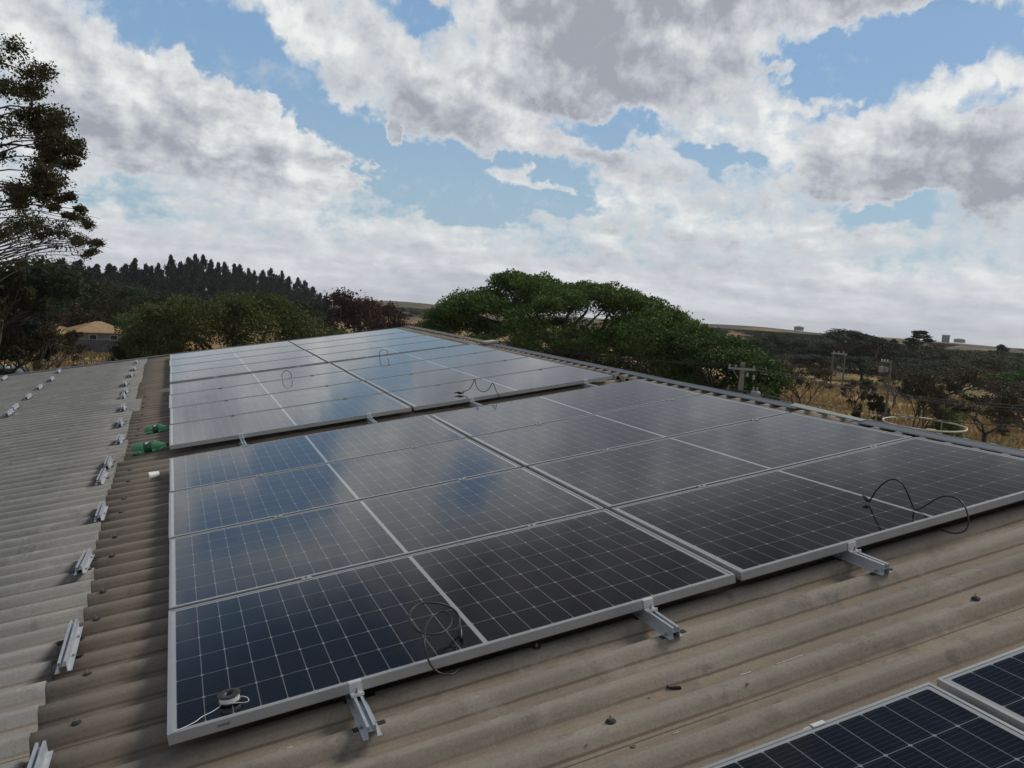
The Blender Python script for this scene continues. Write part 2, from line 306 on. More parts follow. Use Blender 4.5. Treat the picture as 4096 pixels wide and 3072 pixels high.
def roof_mat(name, tint):
    m, t, b = newmat(name)
    o = nd(t, 'ShaderNodeTexCoord').outputs['Object']; s = nd(t, 'ShaderNodeSeparateXYZ'); t.links.new(o, s.inputs[0])
    x, y = s.outputs[0], s.outputs[1]
    wig = math_(t, 'MULTIPLY', math_(t, 'SUBTRACT', noise(t, o, 1.6, 6., .6), .5), .012)
    ph = math_(t, 'FRACT', math_(t, 'DIVIDE', math_(t, 'ADD', math_(t, 'SUBTRACT', y, .409 - 187. * .187), wig), .187))
    lenv = comb(t, math_(t, 'MULTIPLY', x, .5), math_(t, 'MULTIPLY', y, 9.), 0.)
    n1 = noise(t, o, 1.3, 7., .62); n2 = noise(t, o, 9., 8., .7); n3 = noise(t, lenv, 1.5, 6., .6); n4 = noise(t, o, 34., 6., .7)
    if tint == 'brown':
        c = ramp(t, n3, [(.25, (.225, .186, .145)), (.5, (.315, .268, .218)), (.75, (.395, .345, .288))])
        valc = ramp(t, n3, [(.3, (.215, .168, .118)), (.7, (.32, .262, .195))]); va, rl = .50, .62
    else:
        c = ramp(t, n3, [(.25, (.186, .184, .178)), (.5, (.248, .245, .238)), (.75, (.305, .302, .293))])
        valc = ramp(t, n3, [(.3, (.215, .158, .108)), (.7, (.28, .225, .170))]); va, rl = .38, .42
    c = mixc(t, smooth(t, n1, .35, .7, 0., .45), c, (.17, .162, .150) if tint == 'brown' else (.19, .20, .20))
    # grey crests, dusty valleys
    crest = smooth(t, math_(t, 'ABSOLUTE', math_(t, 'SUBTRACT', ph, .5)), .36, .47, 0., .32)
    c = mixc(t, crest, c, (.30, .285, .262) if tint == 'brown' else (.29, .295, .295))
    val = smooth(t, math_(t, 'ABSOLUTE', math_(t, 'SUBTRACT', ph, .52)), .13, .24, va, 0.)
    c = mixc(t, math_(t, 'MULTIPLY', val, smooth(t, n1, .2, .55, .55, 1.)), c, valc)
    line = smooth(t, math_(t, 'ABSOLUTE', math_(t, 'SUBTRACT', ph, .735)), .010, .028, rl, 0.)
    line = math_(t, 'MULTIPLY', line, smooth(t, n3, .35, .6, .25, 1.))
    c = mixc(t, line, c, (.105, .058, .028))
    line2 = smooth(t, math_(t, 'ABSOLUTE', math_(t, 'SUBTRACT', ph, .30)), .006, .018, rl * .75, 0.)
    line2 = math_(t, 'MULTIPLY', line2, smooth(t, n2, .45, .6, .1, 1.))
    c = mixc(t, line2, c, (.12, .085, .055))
    blot = smooth(t, n2, .52, .64, 0., .5)
    c = mixc(t, math_(t, 'MULTIPLY', blot, smooth(t, noise(t, o, 2.4, 3.), .4, .65)), c, (.095, .092, .085))
    pale = smooth(t, noise(t, o, 4.3, 7., .7), .54, .68, 0., .42)
    c = mixc(t, pale, c, (.38, .35, .31) if tint == 'brown' else (.40, .41, .41))
    spk = smooth(t, n4, .66, .74, 0., .5); c = mixc(t, spk, c, (.09, .08, .07))
    if tint == 'brown':        # the uncovered strip down-slope is tinted darker
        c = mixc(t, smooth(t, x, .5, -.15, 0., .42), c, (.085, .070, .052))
    lap = math_(t, 'ABSOLUTE', math_(t, 'SUBTRACT', math_(t, 'FRACT', math_(t, 'DIVIDE', math_(t, 'ADD', math_(t, 'SUBTRACT', y, .345 - 40 * .935), math_(t, 'MULTIPLY', wig, .3)), .935)), .5))
    c = mixc(t, math_(t, 'MULTIPLY', smooth(t, lap, .4955, .4985), smooth(t, n3, .3, .6, .35, .8)), c, (.055, .042, .032))
    gr = noise(t, o, 110., 3., .7); c = mixc(t, smooth(t, gr, .35, .65, .0, .22), c, (.10, .09, .08))
    t.links.new(c, b.inputs['Base Color']); b.inputs['Roughness'].default_value = .9; b.inputs['Specular IOR Level'].default_value = .18
    bn = nd(t, 'ShaderNodeBump'); bn.inputs['Strength'].default_value = .5; bn.inputs['Distance'].default_value = .004
    setin(t, bn.inputs['Height'], math_(t, 'ADD', n4, n2)); t.links.new(bn.outputs[0], b.inputs['Normal'])
    return m
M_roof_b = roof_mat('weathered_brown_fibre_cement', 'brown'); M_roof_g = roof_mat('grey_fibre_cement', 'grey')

# ------------------------------------------------------------------ the barn and its corrugated roof (roof coordinates)
P0, WAVE, CREST, DEEP = .409, .187, -.080, .045
VERGE, NEAR_END, EAVE, RIDGE_X = 14.40, -7.2, -7.4, 4.52
def lift(x, y):                                     # the roof's slight rise towards its far end
    s = np.interp(y, [-8, 4.3, 4.8, 9.1, 13.7, 15.5], [0, 0, .012, .055, .092, .10])
    return s * (1 - .13 * np.clip(x, 0, 4.8))
def wave_z(y):
    p = np.abs(((y - P0) / WAVE + .5) % 1. - .5)      # 0 on a crest, .5 in a valley
    a = np.clip((p - .09) / .24, 0, 1); a = a * a * (3 - 2 * a)
    return CREST - DEEP * a
def sheet_mesh(name, mat, ya, yb, xa, xb, off, thick, nx):
    n = max(2, int(round((yb - ya) / WAVE * 14)) + 1); ys = np.linspace(ya, yb, n); xs = np.linspace(xa, xb, nx)
    X, Y = np.meshgrid(xs, ys); 
    jit = .0016 * np.sin(X * 1.9 + Y * 2.3) + .0012 * np.sin(X * .7 - Y * 5.1)
    Z = wave_z(Y) + lift(X, Y) + off + jit
    top = np.stack([X, Y, Z], -1).reshape(-1, 3); bot = top.copy(); bot[:, 2] -= thick
    v = np.vstack([top, bot]); N = n * nx; f = []
    for i in range(n - 1):
        for j in range(nx - 1):
            a = i * nx + j; f.append((a, a + 1, a + nx + 1, a + nx))
    for i in range(n - 1):
        for j, fl in ((0, 0), (nx - 1, 1)):
            a = i * nx + j; q = (a, a + nx, a + nx + N, a + N); f.append(q[::-1] if fl else q)
    for j in range(nx - 1):
        for i, fl in ((0, 1), (n - 1, 0)):
            a = i * nx + j; q = (a, a + 1, a + 1 + N, a + N); f.append(q if not fl else q[::-1])
    me = bpy.data.meshes.new(name); me.from_pydata(v.tolist(), [], f); me.materials.append(mat)
    me.polygons.foreach_set('use_smooth', [True] * len(f)); me.update()
    return me
GZ = -7.0
barn = empty('barn', Matrix.Identity(4), 'long barn with a weathered corrugated fibre cement roof carrying the solar panels', 'barn')
def roofpart(name, data): 
    o = link(name, data, barn); o.matrix_local = ROOF; return o
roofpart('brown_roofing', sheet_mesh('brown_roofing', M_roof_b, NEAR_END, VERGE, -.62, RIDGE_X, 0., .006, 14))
# grey courses lap over the brown one; each sheet is five waves wide and ends a little differently
seam = [-.43, -.43, -.44, -.43, -.375, -.41, -.432, -.42, -.372, -.40, -.41, -.335, -.405, -.41, -.40, -.415, -.40, -.41, -.40, -.41, -.41, -.405, -.41, -.40, -.41]
gv = MB(); y = .32 - 8 * 5 * WAVE; k = 0
gs = None
Y0 = NEAR_END; bounds = [Y0]; yy = .32 + WAVE * 0
b = .32 - 5 * WAVE * 8
while b < VERGE:
    if b > Y0 + .1: bounds.append(b)
    b += 5 * WAVE
bounds.append(VERGE)
V = []; F = []
for i in range(len(bounds) - 1):
    kk = int(round((bounds[i + 1] - .32) / (5 * WAVE)))             # 1 = the sheet ending at y 1.25
    ex = {0: -.43, 1: -.438, 2: -.376, 3: -.41, 4: -.432, 5: -.42, 6: -.374, 7: -.405, 8: -.41, 9: -.335}.get(kk, -.40 - .012 * ((kk * 7) % 3))
    me = sheet_mesh('g', M_roof_g, bounds[i], bounds[i + 1], EAVE, ex + .02 * 0, .0085 + .0012 * (i % 2), .008, 16)
    o = len(V); V += [tuple(q.co) for q in me.vertices]; F += [tuple(o + w for w in p.vertices) for p in me.polygons]; bpy.data.meshes.remove(me)
me = bpy.data.meshes.new('grey_roofing'); me.from_pydata(V, [], F); me.materials.append(M_roof_g); me.polygons.foreach_set('use_smooth', [True] * len(F)); me.update()
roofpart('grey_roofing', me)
# the slope on the far side of the ridge
m2 = sheet_mesh('rear_roofing', M_roof_g, NEAR_END, VERGE, 0., 11.5, 0., .006, 12)
back = link('rear_roofing', m2, barn)
rp = ROOF @ Vector((RIDGE_X, 0, 0))
back.matrix_local = Matrix.Translation(rp) @ Matrix.Rotation(R(13), 4, 'Y')
# short ridge course, same corrugation, laid higher than the main sheets
roofpart('ridge_course', sheet_mesh('ridge_course', M_roof_b, NEAR_END, VERGE, 4.33, 4.53, .036, .006, 4))
RC = .036
# ridge caps: metal angle resting on the crests, valleys left open below it
def cap(name, mat, y0, y1, x0_, up, hz=.0, wav=0., w=.125):
    mb = MB(); N = max(2, int((y1 - y0) / .15)); prev = None
    for i in range(N + 1):
        y = y0 + (y1 - y0) * i / N; x0 = x0_ + .0105 * max(0, y - 1.)
        l0 = float(lift(x0, y)) + CREST + RC + .004 + hz; wx = wav * math.sin(i * 2.1); rx_ = x0 + w
        prof = [(x0 + wx, l0 - .004), (x0 + wx, l0), (x0 + .012, l0 + .003), (rx_ - .02, l0 + up), (rx_, l0 + up + .004), (rx_ + .03, l0 + up - .01), (rx_ + .30, l0 + up - .125), (rx_ + .30, l0 + up - .13), (rx_, l0 + up - .002), (x0 + .012, l0 - .004)]
        b = len(mb.v); mb.v += [(px, y, pz) for px, pz in prof]; q = len(prof)
        if prev is not None:
            for j in range(q): mb.face((prev + j, prev + (j + 1) % q, b + (j + 1) % q, b + j))
        else: mb.face(list(range(b, b + q)))
        prev = b
    mb.face(list(range(prev, prev + q))[::-1])
    return roofpart(name, mb.mesh(name, mat))
tag(cap('ridge_cap', M_flash, -7.2, 1.78, 4.39, .002, -.004, w=.105), 'blue grey metal ridge cap nearest the viewer')
tag(cap('ridge_cap', M_flash, 2.35, 9.1, 4.405, .002, .0, w=.10), 'blue grey metal ridge cap over the middle')
tag(cap('ridge_cap', M_flash_old, 9.35, VERGE, 4.44, .004, .002, wav=.012, w=.11), 'dark weathered ridge cap at the far end')
tri = MB(); 
for z in (0., .006):
    tri.v += [(4.425, 1.70, CREST + RC + .004 + z), (4.455, 2.45, CREST + RC + .006 + z), (4.515, 2.45, CREST + RC + .014 + z), (4.47, 1.70, CREST + RC + .006 + z)]
for q in ((3, 2, 1, 0), (4, 5, 6, 7), (0, 1, 5, 4), (1, 2, 6, 5), (2, 3, 7, 6), (3, 0, 4, 7)): tri.face(q)
roofpart('flashing', tri.mesh('flashing', M_flash_pale))
pale = MB(); pale.box(4.47, 4.66, 9.12, 9.40, CREST + .07, CREST + .10); roofpart('ridge_patch', pale.mesh('ridge_patch', pmat('pale_mortar', (.38, .34, .29), .9, 0., .2)))
ver = MB(); prev = None
for i in range(25):
    x = EAVE + (RIDGE_X - EAVE) * i / 24; z = float(lift(x, VERGE)) + CREST
    pr = [(x, VERGE - .10, z + .006), (x, VERGE - .10, z + .016), (x, VERGE + .03, z + .030), (x, VERGE + .03, z - .20), (x, VERGE + .02, z - .20), (x, VERGE + .02, z + .018)]
    b = len(ver.v); ver.v += pr
    if prev is not None:
        for j in range(6): ver.face((prev + j, b + j, b + (j + 1) % 6, prev + (j + 1) % 6))
    prev = b
roofpart('verge_trim', ver.mesh('verge_trim', M_verge))
# walls under the roof, world coordinates
def wz(x, y): return float((ROOF @ Vector((x, y, -.16)))[2])
xl, xr = EAVE * math.cos(PITCH) + .45, rp.x + 10.6
zl, zr_, zt = EAVE * math.sin(PITCH) - .10, rp.z - 10.8 * math.sin(R(3 + 10)) - .1, rp.z - .22
w = MB()
for y0, y1 in ((VERGE - .35, VERGE - .15), (NEAR_END + .2, NEAR_END + .4)):
    w = MB(); prof = [(xl, GZ - .6), (xr, GZ - .6), (xr, zr_), (rp.x, zt), (xl, zl)]
    w.prism(prof, y0, y1); w.build('gable_wall', M_wall, barn)
w = MB(); w.box(xl, xl + .2, NEAR_END + .4, VERGE - .35, GZ - .6, zl - .02); w.build('side_wall', M_wall, barn)
w = MB(); w.box(xr - .2, xr, NEAR_END + .4, VERGE - .35, GZ - .6, zr_ - .02); w.build('side_wall', M_wall, barn)
# fixing screws: washer, nut and stub on the crests
sc = MB(); sc.lathe([(0, 0), (.019, 0), (.021, .002), (.017, .007), (.008, .009), (0, .009)], n=14, m=0)
sc.lathe([(0, .008), (.0085, .008), (.0085, .016), (0, .016)], n=6, m=1); sc.lathe([(0, .015), (.0035, .015), (.0035, .026), (0, .026)], n=8, m=1)
sc_me = sc.mesh('roof_screw', [M_rubber, M_galv])
def screw(x, n):
    y = P0 + n * WAVE + rnd.uniform(-.008, .008)
    o = link('roof_screw', sc_me, barn); o.matrix_local = on_roof(x + rnd.uniform(-.006, .006), y, CREST + float(lift(x, y)) + .0005, rnd.uniform(0, 3), rnd.uniform(-.12, .12)) @ Matrix.Scale(.8, 4)
for n in (-8, -5, -3, 0, 2, 5, 7, 10, 12, 15, 17, 20, 22, 25, 27, 30, 32, 35, 37, 40, 42, 45): screw(-.303, n)
for x in (1.235, 2.765):
    for n in (-10, -5, -2, 23, 25, 48): screw(x, n)
for n in (-5, 0, 20, 27, 35): screw(4.30, n)

# ------------------------------------------------------------------ solar panels
GY, GX = .0318, .0293
AL = 4.301; A0 = 0.; B0 = AL + .5043; C0 = B0 + AL + .2883
PITCHY = (AL - PH) / 3
zl4 = [0, -.0046, -.0085, -.006, .0122]; zr4 = [.009, -.0014, -.0043, -.0028, -.0003]
def zA(x, y): 
    ys = [0, PITCHY, 2 * PITCHY, 3 * PITCHY, AL]; u = x / 4.217
    return (1 - u) * np.interp(y, ys, zl4) + u * np.interp(y, ys, zr4)
def zB(x, y): return .0208 + .0084 * (y - B0) - .0066 * x
def zC(x, y): return .0559 + .0072 * (y - C0) - .0108 * x
def ring(mb, x0, x1, y0, y1, w, z0, z1, m=0):
    mb.box(x0, x1, y0, y0 + w, z0, z1, m); mb.box(x0, x1, y1 - w, y1, z0, z1, m)
    mb.box(x0, x0 + w, y0 + w, y1 - w, z0, z1, m); mb.box(x1 - w, x1, y0 + w, y1 - w, z0, z1, m)
fr = MB(); 
ring(fr, 0, PW, 0, PH, .0018, -PT, -.0006)                     # side walls
ring(fr, .0003, PW - .0003, .0003, PH - .0003, .0105, -.0012, 0.)      # top lip
ring(fr, .0018, PW - .0018, .0018, PH - .0018, .024, -PT + .0004, -PT + .002)   # bottom flange
frame_me = fr.mesh('frame', M_alu)
gl = MB(); gl.box(.004, PW - .004, .004, PH - .004, -.0062, -.0022); glass_me = gl.mesh('glass', M_glass)
jb_me = MB().box(PW / 2 - .045, PW / 2 + .045, PH / 2 - .03, PH / 2 + .03, -.024, -.0075).mesh('junction_box', M_cable)
proto = None
colw = ('valley side column', 'ridge side column')
roww = ('front row', 'second row', 'third row', 'last row')
def panel(x, y, zf, label, group):
    global proto
    z00, z10, z01 = float(zf(x, y)), float(zf(x + PW, y)), float(zf(x, y + PH))
    M = on_roof(x, y, z00, 0., math.atan2(z01 - z00, PH), -math.atan2(z10 - z00, PW))
    if proto is None:
        o = empty('solar_panel', M); proto = o
        link('frame', frame_me, o); link('glass', glass_me, o); link('junction_box', jb_me, o)
    else: o = copy_tree(proto)
    o.matrix_world = M; tag(o, label, 'solar panel', group); return o
PAN = {}
extra = {('A', 0, 0): ', wire spool on it', ('A', 1, 0): ', looping black cable on it', ('B', 1, 0): ', forked cable ends on it'}
jit = {0: 0., 1: .002, 2: -.003, 3: .001}
for blk, y0, zf, nm in (('A', A0, zA, 'near block'), ('B', B0, zB, 'middle block'), ('C', C0, zC, 'far block')):
    for c in (0, 1):
        for r in range(4):
            x = c * (PW + GX); y = y0 + r * PITCHY
            PAN[blk, c, r] = panel(x + jit[r] * (1 if blk == 'A' else 1.8), y, zf, 'solar panel, %s of the %s, %s%s' % (colw[c], nm, roww[r], extra.get((blk, c, r), '')), 'solar panels of the ' + nm)
D0 = -.92 - PH
PAN['D', 0] = panel(-.012, D0, lambda x, y: -.013, 'dark solar panel cut off by the bottom edge of the picture', 'solar panels below the near block')
PAN['D', 1] = panel(PW + .022, D0 + .002, lambda x, y: -.013, 'solar panel in the bottom right corner of the picture', 'solar panels below the near block')
# maker's mark on the front of the nearest frame: small, worn, unreadable
tx = MB(); xx = .143
for i in range(9):
    wd = .0022 + .0018 * ((i * 5) % 3) / 2; tx.box(xx, xx + wd, -.0006, -.0001, -.021 - .001 * (i % 2), -.0145 + .001 * (i % 3)); xx += wd + .0012
tx.build('maker_mark', pmat('grey_ink', (.10, .10, .11), .6), PAN['A', 0, 0])

# ------------------------------------------------------------------ mounting rails with clamps
def rail_mesh(L, name='rail_profile'):
    h = -CREST - PT - .0035                                            # from pad to panel underside
    mb = MB()
    for sgn in (-1, 1):
        a, b = sorted((sgn * .0130, sgn * .0148)); mb.box(a, b, 0, L, 0, h)                     # side walls
        a, b = sorted((sgn * .0150, sgn * .0295)); mb.box(a, b, 0, L, 0, .0022)                 # foot flanges
        a, b = sorted((sgn * .0062, sgn * .0128)); mb.box(a, b, 0, L, h - .0026, h - .0002)     # slot lips
        a, b = sorted((sgn * .0062, sgn * .0074)); mb.box(a, b, 0, L, h - .009, h - .0028)
    mb.box(-.0128, .0128, 0, L, h - .019, h - .017)
    return mb.mesh(name, M_alu_raw)
RH = -CREST - PT - .0035
rail_cache = {}
pad = MB(); pad.box(-.052, .052, -.0105, .0125, 0, .0034); pad_me = pad.mesh('rubber_pad', M_rubber)
rs = MB(); rs.lathe([(0, 0), (.0065, 0), (.0065, .0015), (.0045, .002), (.0045, .007), (0, .0075)], n=10); rs_me = rs.mesh('rail_screw', M_galv)
ec = MB(); ec.box(-.021, .021, -.0050, -.0012, .0003, PT + .0022); ec.box(-.021, .021, -.0012, .0115, PT + .0005, PT + .0035)   # end clamp: upright, hook
ec.box(-.021, .021, -.032, -.0052, .0003, .0038); ec.box(-.021, .021, -.032, -.0288, .0040, .0105)
ec_me = ec.mesh('end_clamp', M_alu_clamp)
bo = MB(); bo.lathe([(0, 0), (.0068, 0), (.0068, .008), (.0055, .009), (0, .009)], n=12); bo.lathe([(0, .009), (.003, .009), (.003, .020), (0, .020)], n=8); bo_me = bo.mesh('bolt', M_galv); bh_me = MB().lathe([(0, 0), (.0058, 0), (.0058, .004), (0, .0045)], n=12).mesh('bolt', M_galv)
mc = MB(); mc.box(-.020, .020, -(GY / 2 + .005), GY / 2 + .005, PT + .0005, PT + .0028); mc.box(-.024, .024, -.006, .006, .004, PT + .0005); mc_me = mc.mesh('mid_clamp', M_alu)
def rail(x, y0, L, label, group, zoff=0., rz=0., clamp=None, cy=None, pads=None):
    zz = CREST + float(lift(x, y0 + L / 2)) + zoff
    sl = float(lift(x, y0 + L) - lift(x, y0)) / L
    o = empty('mounting_rail', on_roof(x, y0, zz + .0034, rz, math.atan(sl)), label, 'mounting rail', group)
    k = round(L, 2)
    if k not in rail_cache: rail_cache[k] = rail_mesh(k)
    link('rail_profile', rail_cache[k], o)
    # pads sit on the crests under the rail
    n0 = math.ceil((y0 + .02 - P0) / WAVE); ys = []
    while P0 + n0 * WAVE < y0 + L - .02: ys.append(P0 + n0 * WAVE - y0); n0 += 1
    for py in (ys if len(ys) < 3 else (ys[0], ys[-1])):
        p = link('rubber_pad', pad_me, o); p.location = (rnd.uniform(-.008, .014), py, -.0034)
        for sx in (-.0222, .0222):
            s = link('rail_screw', rs_me, o); s.location = (sx, py + rnd.uniform(-.004, .004), .0022)
    if clamp:
        me = ec_me if clamp in ('end', 'endback') else mc_me
        c = link('end_clamp' if me is ec_me else 'mid_clamp', me, o); c.location = (0, cy - y0, RH + .0003)
        if clamp == 'endback': c.rotation_euler = (0, 0, math.pi)
        b = link('bolt', bo_me if me is ec_me else bh_me, c); b.location = (0, -.018 if me is ec_me else 0, .0040 if me is ec_me else PT + .0037)
    return o
RX = (.577, 1.694, 2.686, 3.905)
ordx = ('first', 'second', 'third', 'fourth')
for i, x in enumerate(RX):
    rail(x, -.225 + (.04 if i > 0 else 0) , .36, 'aluminium mounting rail clamping the front edge of the near block, %s from the valley side' % ordx[i], 'rails at the front edge of the near block', clamp='end', cy=-.0003)
    rail(x, B0 - .27, .36, 'rail clamping the middle block, facing the near block, %s from the valley side' % ordx[i], 'rails between the near and middle blocks', zoff=float(zB(x, B0)) - float(lift(x, B0)), clamp='end', cy=B0 - .0003)
    rail(x, C0 - .16, .36, 'rail clamping the far block, facing the middle block, %s from the valley side' % ordx[i], 'rails between the middle and far blocks', zoff=float(zC(x, C0)) - float(lift(x, C0)), clamp='end', cy=C0 - .0003)
    o = rail(x, AL - .16, .20, 'short rail clamping the back edge of the near block, %s from the valley side' % ordx[i], 'rails on the back edge of the near block', zoff=float(zA(x, AL)), clamp='endback', cy=AL + .0003)
    for blk, y0, zf, nm in (('A', A0, zA, 'near'), ('B', B0, zB, 'middle')):
        for r in range(3):
            yc = y0 + (r + 1) * PITCHY - GY / 2
            rail(x - .012 * (i % 2), yc - .16, .36, '%s block rail clamp in the joint behind its %s row, %s from the valley side' % (nm, roww[r].replace(' row', ''), ordx[i]), 'joint rails of the %s block' % nm, zoff=float(zf(x, yc)) - float(lift(x, yc)), clamp='mid', cy=yc)
rail(1.669, -.92 - .26, .30, 'rail clamp on the back edge of the panel in the bottom picture corner', 'rails below the near block', zoff=-.013, clamp='endback', cy=-.92 + .0003)
# loose rails waiting for more panels: x, y start, length, turn, words
def fixz(x, y, z0=-.04):                            # measured against a flat plane: move to the lifted roof
    k = (EYE_ROOF.z - (CREST + .045 + float(lift(x, y * .94)))) / (EYE_ROOF.z - z0)
    return EYE_ROOF.x + (x - EYE_ROOF.x) * k, EYE_ROOF.y + (y - EYE_ROOF.y) * k
LR = [(-.385, -.19, .42, -.02, 'nearest the viewer, cut by the picture edge'), (-.384, .77, .50, 0., 'next to the nearest, second along'),
      (-.438, 1.95, .36, -.06, 'third along, slightly turned'), (-.424, 2.95, .46, -.01, 'fourth along, beside a screw row'),
      (-.50, 4.02, .50, -.03, 'fifth along, butted against the sixth'), (-.482, 4.53, .48, -.02, 'sixth along, level with the paper cup'),
      (-.458, 5.64, .42, -.03, 'seventh along, level with the nearer green bottle'), (-.505, 6.72, .44, 0., 'eighth along, just past the farther green bottle'),
      (-.536, 7.90, .50, 0., 'ninth along, beyond both green bottles'), (-.592, 9.08, .46, 0., 'tenth along, a little apart from the ninth'), (-.588, 9.60, .40, 0., 'eleventh along, behind the tenth'),
      (-.648, 10.62, .36, 0., 'twelfth along, a short one'), (-.62, 11.85, .42, 0., 'thirteenth along'), (-.608, 12.90, .50, 0., 'fourteenth along, second from the verge'),
      (-.626, 14.30, .44, 0., 'last of the long row, by the verge')]
for x, y, L_, rz, wd in LR:
    X, Yy = fixz(x, y); X2, Y2 = fixz(x, y + L_)
    Yy += .022 * (Yy + 2.6); L2 = min(.46, max(.30, Y2 + .004 * (Y2 + 2.6) - Yy))
    rail(X, Yy, L2, 'loose aluminium rail beside the panels, ' + wd, 'loose rails along the edge of the grey roofing', zoff=.0095, rz=rz)
LR2 = [(-1.915, 9.12, .46, 'closest, butted to the next'), (-1.935, 9.66, .46, 'second, butted to the closest'), (-1.936, 10.76, .44, 'third along'), (-1.95, 11.98, .44, 'fourth along'), (-1.921, 13.16, .42, 'fifth along'), (-1.974, 14.6, .46, 'last one, by the verge')]
for x, y, L_, wd in LR2:
    X, Yy = fixz(x, y); X2, Y2 = fixz(x, y + L_)
    Yy += .011 * (Yy + 2.6); rail(X, Yy, .36, 'loose rail far out on the grey roofing, ' + wd, 'loose rails far out on the grey roofing', zoff=.0095)
X, Yy = fixz(-2.88, 14.8); rail(X, Yy, .42, 'lone rail at the verge by the left picture edge', None, zoff=.0095)

# ------------------------------------------------------------------ cables hanging out of the panels (children of their panel)
def cable(key, pts, r=.0036, conn=(), parts=None):
    p = PAN[key]; inv = (ROOF.inverted() @ p.matrix_world).inverted()
    P = [inv @ q for q in catmull(pts, 7)]
    o = MB().tube(P, r, 7).build('cable', M_cable, p, True)
    for a, b in conn:
        a, b = inv @ Vector(a), inv @ Vector(b); d = (b - a)
        pts2 = [a, a + d * .18, a + d * .2, a + d * .55, a + d * .57, a + d * .8, a + d * .82, b]
        MB().tube(pts2, [.0045, .0058, .0088, .0088, .0070, .0070, .0045, .0042], 10).build('connector', M_cable, o, True)
cable(('A', 0, 0), [(.96, .10, -.06), (.935, .01, -.055), (.90, -.035, -.05), (.856, -.03, -.035), (.831, -.012, .0), (.827, .016, .05), (.842, .059, .068), (.869, .127, .07), (.913, .189, .07), (.955, .205, .07), (.971, .169, .06), (.954, .12, .05), (.908, .082, .05), (.858, .076, .06), (.822, .097, .08), (.815, .147, .1), (.843, .202, .11), (.892, .23, .11), (.955, .232, .09), (.999, .232, .06), (1.013, .206, .035), (1.002, .175, .018)],
      conn=[((1.003, .178, .018), (.975, .075, .0105))])
cable(('A', 1, 0), [(3.30, .10, -.06), (3.213, .02, -.06), (3.182, -.034, -.05), (3.171, -.094, -.04), (3.182, -.133, -.02), (3.204, -.133, .01), (3.217, -.119, .04), (3.23, -.093, .07), (3.236, -.057, .09), (3.226, -.012, .095), (3.219, .028, .08), (3.212, .065, .05), (3.204, .099, .022), (3.192, .116, .010), (3.178, .126, .012), (3.133, .10, .06), (3.095, .088, .12), (3.078, .10, .16), (3.070, .137, .17), (3.080, .196, .14), (3.089, .252, .09), (3.096, .291, .042), (3.102, .314, .014)],
      conn=[((3.101, .312, .015), (3.108, .36, .030))])
cable(('B', 1, 0), [(2.985, 4.95, .002 - .04), (2.98, 4.86, -.035), (2.960, 4.775, -.02), (2.927, 4.745, .03), (2.895, 4.70, .09), (2.870, 4.675, .135), (2.860, 4.70, .11), (2.862, 4.81, .05), (2.850, 4.905, .024), (2.805, 4.90, .05), (2.775, 4.88, .10), (2.768, 4.89, .16), (2.757, 4.91, .13), (2.745, 5.0, .06), (2.715, 5.07, .03), (2.69, 5.09, .022)],
      conn=[((2.69, 5.09, .022), (2.62, 5.125, .022)), ((2.70, 5.06, .020), (2.635, 5.04, .020))])
cable(('B', 0, 3), [(1.325, 8.06, .048), (1.316, 8.04, .075), (1.325, 8.02, .115), (1.36, 8.0, .145), (1.395, 7.98, .140), (1.420, 7.97, .105), (1.425, 7.97, .07), (1.42, 7.97, .05)])
cable(('B', 1, 3), [(2.80, 9.14, .01), (2.79, 9.02, .05), (2.775, 8.93, .10), (2.785, 8.86, .145), (2.83, 8.82, .150), (2.875, 8.85, .12), (2.885, 8.90, .07), (2.88, 8.95, .055)])

# ------------------------------------------------------------------ small things lying about
# wire spool on the nearest panel
SPM = on_roof(.190, .108, .0016) @ Matrix.Scale(.68, 4)
sp = empty('wire_spool', SPM, 'black spool of white wire lying on the nearest solar panel', 'wire spool')
MB().lathe([(.020, .0), (.052, .0), (.0535, .0015), (.052, .004), (.024, .004), (.024, .031), (.052, .031), (.0535, .0335), (.052, .036), (.020, .036), (.020, 0)], n=40).build('spool_body', M_spoolblack, sp, True)
MB().lathe([(.0245, .0045), (.046, .0045), (.0475, .0075), (.046, .0105), (.0475, .0135), (.046, .0165), (.0475, .0195), (.046, .0225), (.0475, .0255), (.046, .0305), (.0245, .0305)], n=36).build('wire', M_white, sp, True)
io = SPM.inverted() @ ROOF
P = catmull([(.017, .003, .0035), (.05, .012, .0035), (.082, .027, .0035), (.104, .048, .0035), (.132, .061, .0035), (.155, .074, .006), (.165, .083, .009), (.19, .072, .010), (.215, .062, .009), (.236, .052, .009), (.246, .054, .011), (.244, .066, .015), (.232, .078, .018), (.214, .090, .018)], 6)
MB().tube([io @ q for q in P], .0019, 6).build('wire_end', M_white, sp, True)
# paper cup
def roofz(x, y): return float(wave_z(np.array(y)) + lift(x, y))
X, Yy = fixz(-.085, 4.10, -.06)
cup = empty('plastic_cup', ROOF @ Matrix.Translation((X, 4.09, CREST + float(lift(X, 4.1)) + .030)) @ Matrix.Rotation(R(188), 4, 'Z') @ Matrix.Rotation(R(93), 4, 'Y') @ Matrix.Scale(.82, 4), 'white disposable cup lying on its side on the brown roofing', 'cup')
MB().lathe([(0, 0), (.024, 0), (.036, .086), (.0375, .088), (.0360, .089), (.0345, .086), (.0228, .003), (0, .003)], n=28).build('cup_body', M_white, cup, True)
